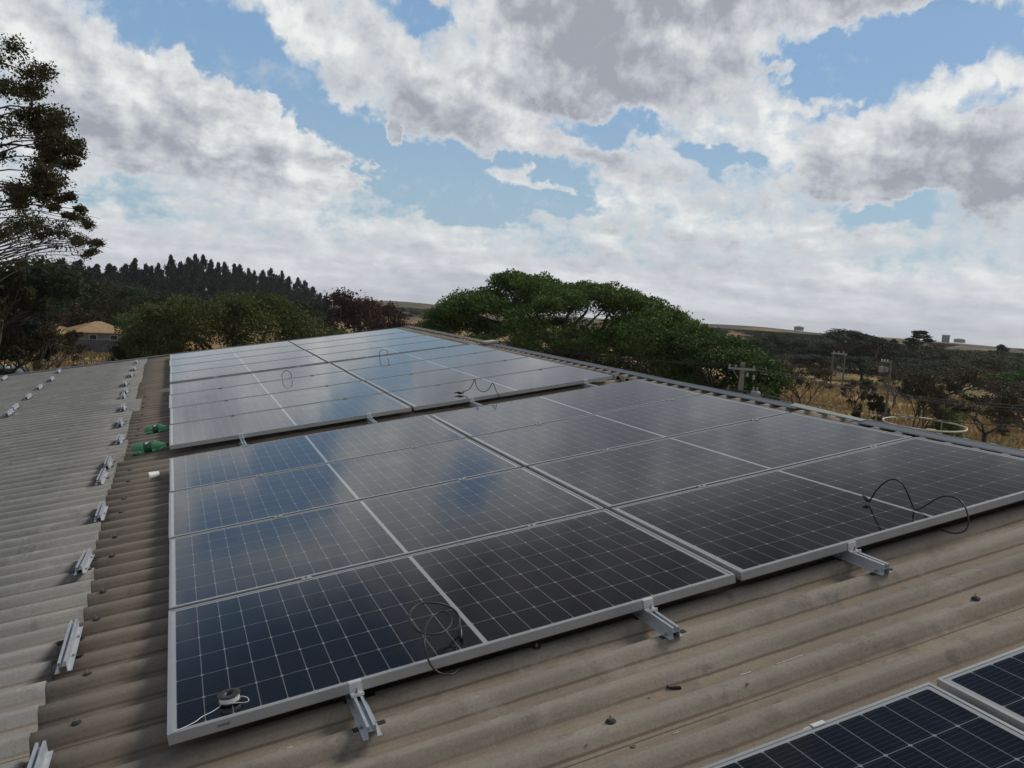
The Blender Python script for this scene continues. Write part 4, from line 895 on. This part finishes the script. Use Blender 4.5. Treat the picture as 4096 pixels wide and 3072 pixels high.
# --- eucalyptus rows
tops = [(-7, 1.0), (-5.2, 1.1), (-4.2, .9), (-2.6, 1.2), (-2.0, 1.35), (-1.2, .9), (-.5, 1.55), (-.1, 1.95), (.6, 1.5), (1.2, 1.95), (1.9, 1.85), (2.8, 1.7), (3.6, 1.65), (4.6, 1.45), (5.3, 1.35), (6.2, 1.3), (7.1, 1.15), (7.8, .85), (8.3, .75), (9.0, .35), (9.6, -.25)]
ones = 'one two three four five six seven eight nine'.split()
NUM = ones + 'ten eleven twelve thirteen fourteen fifteen sixteen seventeen eighteen nineteen'.split() + [t_ + u_ for t_ in ('twenty', 'thirty', 'forty', 'fifty') for u_ in [''] + ['-' + o_ for o_ in ones]]
k = 0; a = -7.2
while a < 9.7:
    d = 235 + (a + 7) * 9; e = float(np.interp(a, [p[0] for p in tops], [p[1] for p in tops])) + rnd.uniform(-.22, .12)
    if a < -2.2: e -= .1
    plant('euc', a, d, e, rnd.uniform(5.6, 7.6), 'eucalyptus number %s of the front plantation line, counted from the tall tree' % NUM[k], 'eucalyptus trees of the front line', v=k, sink=.4); k += 1
    a += rnd.uniform(.36, .60)
a = -6.9
while a < 9.3:
    d = 262 + (a + 7) * 9; e = float(np.interp(a, [p[0] for p in tops], [p[1] for p in tops])) - rnd.uniform(.45, .9)
    plant('euc', a, d, e, rnd.uniform(7, 9), 'dark eucalyptus half hidden behind the front line of the plantation', 'eucalyptus trees of the second line', v=k, sink=.4); k += 1
    a += rnd.uniform(.5, .8)
# --- right-hand savanna
RT = [('bare', 41.9, 70, -2.55, 6.0, 'dark bare tree with straight trunk right of the bright green tree'), ('bare', 45.1, 80, -3.1, 4.2, 'bare tree with a V-shaped trunk in the dry grass'), 
      ('leafy_bare', 46.3, 62, -4.0, 2.8, 'small leafy dark tree beside the thin wooden pole'), ('lean', 48.0, 60, -2.5, 5.5, 'tree with a strongly leaning trunk beside the thin pole'), ('leafy_bare', 49.1, 88, -2.4, 6, 'twiggy tree behind the leaning tree'),
      ('bright', 50.1, 62, -4.15, 3.0, 'small fresh green tree behind the round frame'), ('bare', 52.5, 72, -3.25, 8.0, 'wide bare spreading tree near the picture edge'), ('bare', 55.4, 62, -3.0, 8, 'bare tree half outside the picture'), ('pale_bare', 47.4, 100, -2.1, 7, 'pale-branched bare tree behind the thin pole'),
       ('bare', 53.6, 98, -2.5, 8, 'bare tree behind the wide spreading one'), ('leafy_bare', 54.5, 90, -2.9, 6, 'twiggy bushy tree by the picture edge'),
      ('mid', 51.0, 120, -1.75, 9, 'olive-brown domed tree in the dark wood'), ('bright', 53.3, 125, -1.75, 9, 'dark green glossy domed tree at the picture edge'), ('round', 49.0, 130, -1.9, 10, 'dark tree between pine and olive dome'), ('round', 55.5, 130, -1.4, 11, 'dark tree just leaving the picture'),
      ('mid', 47.0, 135, -2.0, 9, 'olive tree under the tall umbrella tree'), ('round', 45.3, 140, -1.75, 9, 'dark low tree left of the thin pole top'), ('round', 43.2, 150, -1.9, 10, 'dark low tree behind the white post fence'), ('mid', 41.2, 150, -1.9, 9, 'olive low tree behind the end of the post fence'),
      ('umbrella', 44.2, 165, -.12, 11, 'tall umbrella tree standing above the skyline'), ('umbrella', 46.0, 172, -.45, 12, 'wide thin-crowned umbrella tree beside the tallest one'), ('round', 45.0, 180, -.95, 14, 'dense dark tree under the umbrella trees'),
      ('round', 40.4, 170, -.72, 9, 'round dark tree breaking the hill line'), ('mid', 42.2, 185, -1.05, 12, 'grey-green broad tree right of the round hill-line tree'), ('round', 39.0, 160, -1.15, 9, 'dark tree behind the bright green tree'),
      ('pine', 48.4, 190, .1, 11, 'pine-like tree with an open conical top on the skyline'), ('euc', 46.9, 200, -.55, 5, 'narrow pointed tree right of the umbrella tree'), ('euc', 52.8, 230, -.42, 6, 'narrow pointed tree near the picture edge on the skyline'),
      ('round', 47.6, 200, -1.0, 13, 'dark tree left of the pine'), ('round', 49.6, 210, -1.1, 14, 'dark tree right of the pine'), ('mid', 51.3, 230, -.85, 13, 'grey-green tree on the skyline beyond the white building'), ('round', 53.8, 220, -.8, 14, 'dark skyline tree at the picture edge'), ('round', 55.8, 230, -.7, 14, 'dark skyline tree outside the picture edge'),
      ('round', 50.4, 175, -1.55, 12, 'dark tree in the middle of the wood'), ('mid', 52.4, 180, -1.35, 12, 'olive tree in the middle of the wood'), ('round', 48.2, 165, -1.6, 11, 'dark tree in the wood below the pine'), ('mid', 54.6, 175, -1.3, 12, 'olive tree in the wood at the picture edge')]
for k, a, d, tp, wd, lb in RT: plant(k, a, d, tp, wd, lb)
# far scattered trees, rows on the hills
SC = []
for i in range(185):
    a = rnd.choice((rnd.uniform(36, 58), rnd.uniform(33, 45), rnd.uniform(12.5, 19), rnd.uniform(34, 43))); d = rnd.uniform(300, 880); x, y = pol(a, d); h = rnd.uniform(3, 5.5); e = math.degrees(math.atan2(gz(x, y) + h - EYE.z, d))
    plant(rnd.choice(('round', 'mid', 'round', 'umbrella')), a, d, min(e, -.56), rnd.uniform(7, 13), *(('small distant tree on the far slope between red-brown tree and acacia', 'trees on the far slope beside the acacia') if a < 30 else ('small distant tree on the far hill line above the post fence', 'trees on the far hill line') if a < 44 else ('small distant tree on the far plain around the white block', 'trees on the far plain')))
# clumps between 110 and 300 m closing the view on the right
for i in range(90):
    a = rnd.uniform(38.5, 58); d = rnd.uniform(170, 340); kd = rnd.choice(('round', 'mid')); far = d > 250
    wh = 'behind the post fence' if a < 43 else 'around the umbrella trees' if a < 47.2 else 'below and around the pine' if a < 50 else 'beyond the round pipe frame' if a < 52.5 else 'towards the picture edge'
    w_ = ('%s tree in the %s part of the wood ' % ('dark' if kd == 'round' else 'olive', 'deeper' if far else 'front')) + wh
    plant(kd, a, d, -.72 - 260. / d * rnd.uniform(.1, .55), rnd.uniform(10, 17), w_, w_.replace('tree', 'trees', 1))
for i in range(10):
    a = rnd.uniform(17, 38); d = rnd.uniform(120, 260); plant(rnd.choice(('round', 'mid', 'red')), a, d, rnd.uniform(-2.2, -1.3), rnd.uniform(8, 12), 'tree glimpsed through the acacia branches', 'trees behind the acacia')
# shrubs in the dry grass
for i in range(22):
    a = rnd.choice((rnd.uniform(39, 56), rnd.uniform(39, 56), rnd.uniform(-9, -3))); d = rnd.uniform(62, 120); x, y = pol(a, d)
    tr, cr = PR[rnd.choice(('mid', 'round', 'leafy_bare'))][0]; s = rnd.uniform(.7, 1.8)
    o = empty('shrub', Matrix.Translation((x, y, gz(x, y) - .1)) @ Matrix.Rotation(rnd.uniform(0, 6), 4, 'Z') @ Matrix.Diagonal((s * 1.2, s * 1.2, s, 1)), 'low shrub standing in the dry grass', 'shrub', 'shrubs in the dry grass'); link('stem', tr, o); link('foliage', cr, o)
x, y = pol(53.5, 84); cm = leaves([(0, 0, .55, .4, .4, .4), (.3, .1, .4, .3, .3, .3)], 500, .05); 
o = empty('flowering_bush', Matrix.Translation((x, y, gz(x, y) + 1.8)) @ Matrix.Diagonal((3, 3, 2.2, 1)), 'bush with dull magenta blossom in the dark wood', 'bush'); link('stem', MB().tube([(0, 0, -1), (0, 0, .5)], [.03, .01], 5).mesh('stem', M_bark), o); link('blossom', fast_quads('blossom', cm, [G8]), o)
# dry grass tufts
n = 26000; a = np.radians(np.where(rng.random(n) < .72, rng.uniform(37, 58, n), rng.uniform(-11, 0, n))); d = 52 + 75 * rng.random(n) ** .8
x = EYE.x + d * np.sin(a); y = EYE.y + d * np.cos(a); z = ground(x, y)
keep = np.sin(x * .31) * np.cos(y * .27) + rng.normal(size=n) * .5 > -.25; x, y, z = x[keep], y[keep], z[keep]; n = len(x)
w = rng.uniform(.05, .16, n); h = rng.uniform(.18, .55, n); th = rng.uniform(0, 6.28, n); lx, ly = rng.normal(size=n) * .12, rng.normal(size=n) * .12
q = np.stack([np.stack([x - w * np.cos(th), y - w * np.sin(th), z - .05], -1), np.stack([x + w * np.cos(th), y + w * np.sin(th), z - .05], -1), np.stack([x + w * .7 * np.cos(th) + lx, y + w * .7 * np.sin(th) + ly, z + h], -1), np.stack([x - w * .5 * np.cos(th) + lx, y - w * .5 * np.sin(th) + ly, z + h * .85], -1)], 1)
GG = leafmat('dry_grass', (.18, .12, .055), (.31, .215, .10), (.43, .32, .17), .8, .3, .05)
tag(link('dry_grass', fast_quads('dry_grass', q, [GG])), 'tufts of dry golden grass on the pasture', 'grass', kind='stuff')

# ------------------------------------------------------------------ things beyond the roof
def at(a, e, d):
    x, y = pol(a, d); return Vector((x, y, EYE.z + d * math.tan(R(e))))
# concrete power pole
M_wood = pmat('weathered_wood', (.16, .13, .10), .85, 0., .3, 5.); M_dark = pmat('dark_steel', (.035, .037, .04), .5, .4, .2, 9.); M_trans = pmat('transformer_grey', (.25, .26, .265), .5, 0., .12, 8.)
def local(a, d, z=None):
    x, y = pol(a, d); return Matrix.Translation((x, y, gz(x, y) if z is None else z)) @ Matrix.Rotation(-R(a), 4, 'Z')
dp = 38.; M = local(38.0, dp); zt = at(38, -2.72, dp).z - M.translation.z
po = empty('power_pole', M, 'concrete power pole with crossarms and a grey transformer behind the ridge', 'power pole')
pp = MB(); b0 = len(pp.v)
for z, wv_, dv in ((-.3, .17, .12), (zt, .10, .08)): pp.v += [(-wv_, -dv, z), (wv_, -dv, z), (wv_, dv, z), (-wv_, dv, z)]
for q in ((3, 2, 1, 0), (4, 5, 6, 7), (0, 1, 5, 4), (1, 2, 6, 5), (2, 3, 7, 6), (3, 0, 4, 7)): pp.face(q)
pp.build('pole', M_concrete, po)
MB().box(-.62, .55, -.17, -.09, zt - .34, zt - .25).build('crossarm', M_trans, po); MB().tube([(-.42, -.13, zt - .34), (-.14, -.13, zt - .72)], .018, 5).build('brace', M_trans, po)
MB().box(-.55, .62, -.17, -.10, zt - 1.32, zt - 1.24).build('crossarm', M_dark, po)
for q in (-.56, -.3, .48):
    MB().lathe([(0, 0), (.05, .01), (.035, .05), (.05, .07), (.03, .12), (0, .13)], (q, -.13, zt - .25), 10).build('insulator', M_trans, po)
tb = MB(); tb.lathe([(0, 0), (.21, 0), (.235, .03), (.235, .56), (.20, .62), (0, .63)], (.62, -.02, zt - 1.85), 18)
for i in range(8): 
    w_ = i * .785; tb.box(.235, .31, -.012, .012, .08, .5, M=Matrix.Translation((.62, -.02, zt - 1.85)) @ Matrix.Rotation(w_, 4, 'Z'))
for q in (-.08, .08): tb.lathe([(0, 0), (.03, 0), (.045, .05), (.03, .1), (.04, .15), (0, .2)], (.62 + q, -.02, zt - 1.23), 8)
tb.box(.16, .42, -.05, .05, zt - 1.6, zt - 1.5); tb.build('transformer', M_trans, po)
for q, z in ((.22, zt - .62), (.50, zt - .72)):
    MB().lathe([(0, 0), (.05, 0), (.065, .05), (.045, .1), (.06, .16), (0, .2)], (q, -.12, z), 8).build('insulator', M_trans, po)
MB().lathe([(0, 0), (.07, 0), (.08, .1), (.06, .2), (0, .22)], (-.44, -.12, zt - 1.62), 10).build('fuse_holder', M_trans, po)
# thin wooden pole with a lamp box, and a second one far off
M = local(46.95, 60.); zt2 = at(46.95, -1.85, 60.).z - M.translation.z
t2 = empty('wooden_pole', M, 'thin weathered wooden pole with pale boxes at its top', 'utility pole'); MB().tube([(0, 0, -.2), (.02, 0, zt2 / 2), (0, 0, zt2)], [.10, .085, .07], 8).build('pole', M_wood, t2)
MB().box(-.62, .0, -.06, .0, zt2 - .16, zt2 - .11).build('crossarm', M_trans, t2)
for q in (-.55, -.38, -.2): MB().lathe([(0, 0), (.05, .01), (.03, .07), (.05, .1), (0, .15)], (q, -.03, zt2 - .1), 8).build('insulator', M_white, t2)
MB().lathe([(0, 0), (.16, 0), (.18, .05), (.18, .40), (0, .42)], (-.52, -.05, zt2 - .85), 10).lathe([(0, 0), (.12, 0), (.13, .3), (0, .32)], (-.22, -.05, zt2 - .80), 10).build('transformer', M_trans, t2)
M = local(43.9, 120.); zt3 = at(43.9, -1.62, 120.).z - M.translation.z
t3 = empty('double_pole', M, 'pair of distant poles joined by a pale crossarm', 'utility pole')
for q in (-.75, .75): MB().tube([(q, 0, 0), (q, 0, zt3)], [.13, .10], 6).build('pole', M_wood, t3)
MB().box(-1.0, 1.0, -.1, .1, zt3 - .25, zt3 - .05).build('crossarm', M_trans, t3)
for q in (-.7, -.1, .5): MB().lathe([(0, 0), (.10, 0), (.08, .22), (0, .25)], (q, 0, zt3 - .05), 8).build('insulator', M_trans, t3)
# wires
def sag(a, b, s, n=24): return [a.lerp(b, i / n) - Vector((0, 0, s * 4 * (i / n) * (1 - i / n))) for i in range(n + 1)]
wires = empty('power_line', Matrix.Identity(4), 'thin power wires sagging from the concrete pole across the pasture', 'power line')
top = po.matrix_world @ Vector((0, 0, zt)); Mp = po.matrix_world
for i, q in enumerate((-.56, -.3, .48)):
    a = Mp @ Vector((q, -.13, zt - .13)); e = at(62, -3.05 - .25 * i, 44); MB().tube(sag(a, e, .65), .011, 4).build('wire', M_dark, wires)
    e2 = at(18, -2.0 - .16 * i, 46); MB().tube(sag(a, e2, .3), .010, 4).build('wire', M_dark, wires)
for z in (-1.25, -1.32):
    a = Mp @ Vector((.3, -.13, zt + z)); MB().tube(sag(a, at(62, -3.9 + z * .2, 44), .55), .014, 4).build('wire', M_dark, wires)
# round frame on posts
M_cream = pmat('cream_painted_pipe', (.55, .50, .42), .6, 0., .12, 6.)
rc = at(49.2, -5.62, 50.); rg = 2.06; th_ = R(2.6)
RM = Matrix.Translation(rc) @ Matrix.Rotation(-R(49.2), 4, 'Z') @ Matrix.Rotation(th_, 4, 'X') @ Matrix.Rotation(R(.6), 4, 'Y')
ro = empty('round_frame', Matrix.Translation((rc.x, rc.y, gz(rc.x, rc.y))), 'large round cream pipe frame on thin posts in the pasture', 'round frame'); inv = ro.matrix_world.inverted()
MB().tube([inv @ RM @ Vector((rg * math.cos(i * math.pi / 24), rg * math.sin(i * math.pi / 24), 0)) for i in range(48)], .045, 8, closed=True).build('ring', M_cream, ro, True)
for i in range(8):
    w_ = i * math.pi / 4 + .35; p = inv @ RM @ Vector((rg * math.cos(w_), rg * math.sin(w_), -.04)); MB().tube([p, (p.x, p.y, -.1)], .032, 6).build('post', M_trans, ro)
MB().box(-.32, .32, -.10, .10, -.05, .05).build('joint_plate', M_cream, ro).matrix_local = inv @ RM @ Matrix.Translation((.05, rg, .02))
MB().box(-.22, .22, -.08, .08, -.04, .05).build('joint_plate', M_cream, ro).matrix_local = inv @ RM @ Matrix.Translation((.35, -rg + .25, .0)) 
# dark drum inside it
x, y = pol(49.7, 51); dr = empty('water_drum', Matrix.Translation((x, y, gz(x, y))), 'dark drum standing under the round frame', 'drum')
MB().lathe([(0, 0), (.42, 0), (.45, .1), (.45, 2.4), (.40, 2.55), (0, 2.6)], n=20).lathe([(.452, .8), (.475, .83), (.452, .86)], n=20).lathe([(.452, 1.6), (.475, 1.63), (.452, 1.66)], n=20).build('drum_body', M_dark, dr, True)
# teal tank and junk by the field
M_teal = pmat('faded_teal_plastic', (.030, .060, .062), .55, 0., .2, 2.)
M = local(-8.75, 72.); tk = empty('water_tank', M, 'faded teal water tank at the picture edge beyond the verge', 'water tank')
MB().lathe([(0, 0), (1.05, 0), (1.18, .15), (1.22, .9), (1.14, 1.35), (.95, 1.46), (0, 1.5)], n=28).build('tank_body', M_teal, tk, True)
MB().lathe([(0, 0), (.45, 0), (.48, .06), (.3, .14), (0, .16)], (0, 0, 1.48), 20).build('tank_lid', M_teal, tk, True)
for i, (a, d, s, c) in enumerate(((-8.95, 70.6, .22, M_white), (-8.5, 70.8, .2, M_white))):
    p = at(a, 0, d); o = tag(MB().lathe([(0, 0), (s, 0), (s * 1.05, s), (s * .8, s * 1.15), (0, s * 1.2)], n=12).build('paint_bucket', c), ('white bucket on the tank, at the picture edge', 'white bucket on the tank, by its lid')[i], 'bucket'); o.location = (p.x, p.y, M.translation.z + 1.5)
rnd.seed(55)
for i in range(7):
    p = at(-7.65 + rnd.uniform(-.45, .45), 0, 70 + rnd.uniform(-1, 1)); s = rnd.uniform(.25, .5); z = gz(p.x, p.y) + .45
    mb = MB(); b_ = 8
    mb.lathe([(0, 0)] + [(s * math.sin(q) * rnd.uniform(.8, 1.15), s * .8 * (1 - math.cos(q))) for q in (.5, 1.1, 1.7, 2.3)] + [(0, s * 1.6)], n=9)
    o = tag(mb.build('stone', pmat('pile_stone%d' % i, (.30 + .08 * (i % 3), .22 + .07 * (i % 3), .17 + .06 * (i % 3)), .9, 0., .3, 4.)), 'stone in the pale rubble heap beside the teal tank', 'stone', 'stones of the heap by the tank'); o.location = (p.x, p.y, z); o.rotation_euler = (rnd.random() * .5, rnd.random() * .5, rnd.random() * 3)
# fences
def fence(name, pts, h, label, cat, mat, wires_n, wmat, rad=.05, irr=.25, rail=False):
    o = empty(name, Matrix.Translation(pts[0]), label, cat); inv = o.matrix_world.inverted(); tops = []
    for p in pts:
        hh = h * (1 + rnd.uniform(-irr, irr)); q = inv @ p; e = q + Vector((rnd.uniform(-1, 1) * irr * .3, rnd.uniform(-1, 1) * irr * .3, hh)); MB().tube([q - Vector((0, 0, .2)), e], [rad, rad * .8], 6).build('post', mat, o); tops.append((q, e))
    for k_ in range(wires_n):
        f = (k_ + 1) / (wires_n + .15); mb = MB(); mb.tube([a.lerp(b_, min(.97, f)) for a, b_ in tops], .012 if not rail else .035, 4); mb.build('wire' if not rail else 'rail', wmat, o)
    return o
pts = []
for i in range(13):
    a = -9.4 + i * .62; d = 82 + .6 * i; x, y = pol(a, d); pts.append(Vector((x, y, gz(x, y))))
fence('wire_fence', pts, 1.45, 'old wire fence on rough wooden posts across the brown field', 'fence', M_wood, 4, M_dark, .075)
pts = []
for i in range(27):
    a = 39.2 + i * .21; d = 172 - i * .7; x, y = pol(a, d); pts.append(Vector((x, y, gz(x, y))))
fence('post_fence', pts, 2.3, 'long white post and rail fence before the dark wood', 'fence', M_trans, 2, M_trans, .075, .08, True)
# tiled house with its grey yard wall
M_tile = None
m, t, b = newmat('orange_roof_tiles'); o = nd(t, 'ShaderNodeTexCoord').outputs['Object']
wv2 = nd(t, 'ShaderNodeTexWave'); wv2.inputs['Scale'].default_value = 1.6; wv2.inputs['Distortion'].default_value = .6; setin(t, wv2.inputs['Vector'], o)
c = ramp(t, noise(t, o, .8, 6., .7), [(.3, (.26, .155, .09)), (.55, (.38, .25, .145)), (.75, (.47, .33, .20))]); c = mixc(t, smooth(t, wv2.outputs['Fac'], .3, .7, 0., .25), c, (.20, .11, .06)); t.links.new(c, b.inputs['Base Color']); b.inputs['Roughness'].default_value = .9; M_tile = m
def house(a, d, w, dp_, zb, wall_h, roof_h, label, mroof, mwall, rot=0., eave=.6, name='house', win=2, sheet=False):
    x, y = pol(a, d); o = empty(name, Matrix.Translation((x, y, zb)) @ Matrix.Rotation(-R(a) + rot, 4, 'Z'), label, 'house')
    MB().box(-w / 2, w / 2, -dp_ / 2, dp_ / 2, -.5, wall_h).build('wall', mwall, o)
    W2, D2 = w / 2 + eave, dp_ / 2 + eave; rl = max(.4, W2 - D2); mb = MB()
    mb.v += [(-W2, -D2, wall_h), (W2, -D2, wall_h), (W2, D2, wall_h), (-W2, D2, wall_h), (-rl, 0, wall_h + roof_h), (rl, 0, wall_h + roof_h)] + [(-W2, -D2, wall_h - .12), (W2, -D2, wall_h - .12), (W2, D2, wall_h - .12), (-W2, D2, wall_h - .12)]
    for q in ((0, 1, 5, 4), (1, 2, 5), (2, 3, 4, 5), (3, 0, 4), (6, 7, 1, 0), (7, 8, 2, 1), (8, 9, 3, 2), (9, 6, 0, 3), (9, 8, 7, 6)): mb.face(q)
    rf = mb.build('roof', mroof, o)
    for i in range(win):
        q = -w / 2 + w * (i + .7) / (win + .4); f_ = MB().box(q - .5, q + .5, -dp_ / 2 - .06, -dp_ / 2 - .003, wall_h * .42, wall_h * .82).build('window', M_white, o); MB().box(q - .42, q + .42, -dp_ / 2 - .075, -dp_ / 2 - .063, wall_h * .46, wall_h * .78).build('pane', M_dark, f_)
    if sheet: MB().box(W2 * .45, W2 * .86, -D2 * .55, -D2 * .1, 0, .08, M=Matrix.Translation((0, 0, wall_h + .75)) @ Matrix.Rotation(R(18), 4, 'X')).build('roof_sheet', M_trans, rf)
    return o
M_plaster = pmat('grey_plaster', (.24, .245, .26), .9, 0., .2, 1.); M_plw = pmat('pale_plaster', (.26, .26, .265), .9, 0., .12, 1.)
zh = at(-4, -3.95, 128).z
house(-4.1, 128, 6.2, 6.0, zh, 1.75, 1.35, 'small house with a worn orange tiled hip roof and grey wall', M_tile, M_plaster, rot=R(12), sheet=True)
yw = empty('yard_wall', local(-4.4, 122, zh - .35), 'rough grey block wall in front of the tiled house', 'wall'); MB().box(-3.9, 3.4, -.08, .08, -.4, 1.25).build('block_wall', pmat('dark_blocks', (.12, .12, .13), .9, 0., .3, 1.2), yw); MB().box(-3.95, 3.45, -.11, .11, 1.253, 1.33).build('coping', M_plaster, yw)
house(-2.3, 140, 3.0, 3.5, at(-2.3, -3.7, 140).z, 1.3, .9, 'low outbuilding with a tiled roof beside the small tiled house', M_tile, M_plaster, rot=R(12), win=1)
FH = [(41.3, 800, 7, 'small pale house on the far hill line above the post fence'), (50.6, 930, 9, 'low distant building beside the white block')]
for a, d, w_, lb in FH:
    x, y = pol(a, d); house(a, d, w_, 5, gz(x, y) + 1.2, 2.6, 1.1, lb, M_verge if w_ < 15 else M_flash, M_plw, win=3, rot=rnd.uniform(-.4, .4))
x, y = pol(49.85, 900); ob = empty('apartment_block', Matrix.Translation((x, y, gz(x, y))) @ Matrix.Rotation(-R(49.85), 4, 'Z'), 'distant white apartment block on the skyline', 'building')
MB().box(-3.4, 3.4, -4, 4, -1, 6.8).build('wall', M_plw, ob); MB().box(-3.6, 3.6, -4.2, 4.2, 6.803, 7.2).build('roof', M_trans, ob)
for i in range(3):
    for j in range(3): MB().box(-2.7 + i * 2.1, -1.6 + i * 2.1, -4.1, -4.003, .9 + j * 2.0, 2.0 + j * 2.0).build('window', M_dark, ob)


# ------------------------------------------------------------------ the dry season air
hb = MB().box(EYE.x - 3300, EYE.x + 3300, EYE.y - 3300, EYE.y + 3300, -90, 16)
m = bpy.data.materials.new('dry_air'); m.use_nodes = True; t = m.node_tree; t.nodes.clear()
pv = nd(t, 'ShaderNodeVolumePrincipled'); pv.inputs['Color'].default_value = (.86, .90, .96, 1); pv.inputs['Density'].default_value = .00015; pv.inputs['Anisotropy'].default_value = .3
ou = nd(t, 'ShaderNodeOutputMaterial'); t.links.new(pv.outputs[0], ou.inputs['Volume'])
tag(hb.build('haze', m), 'thin pale air over the far fields', 'haze', kind='stuff')
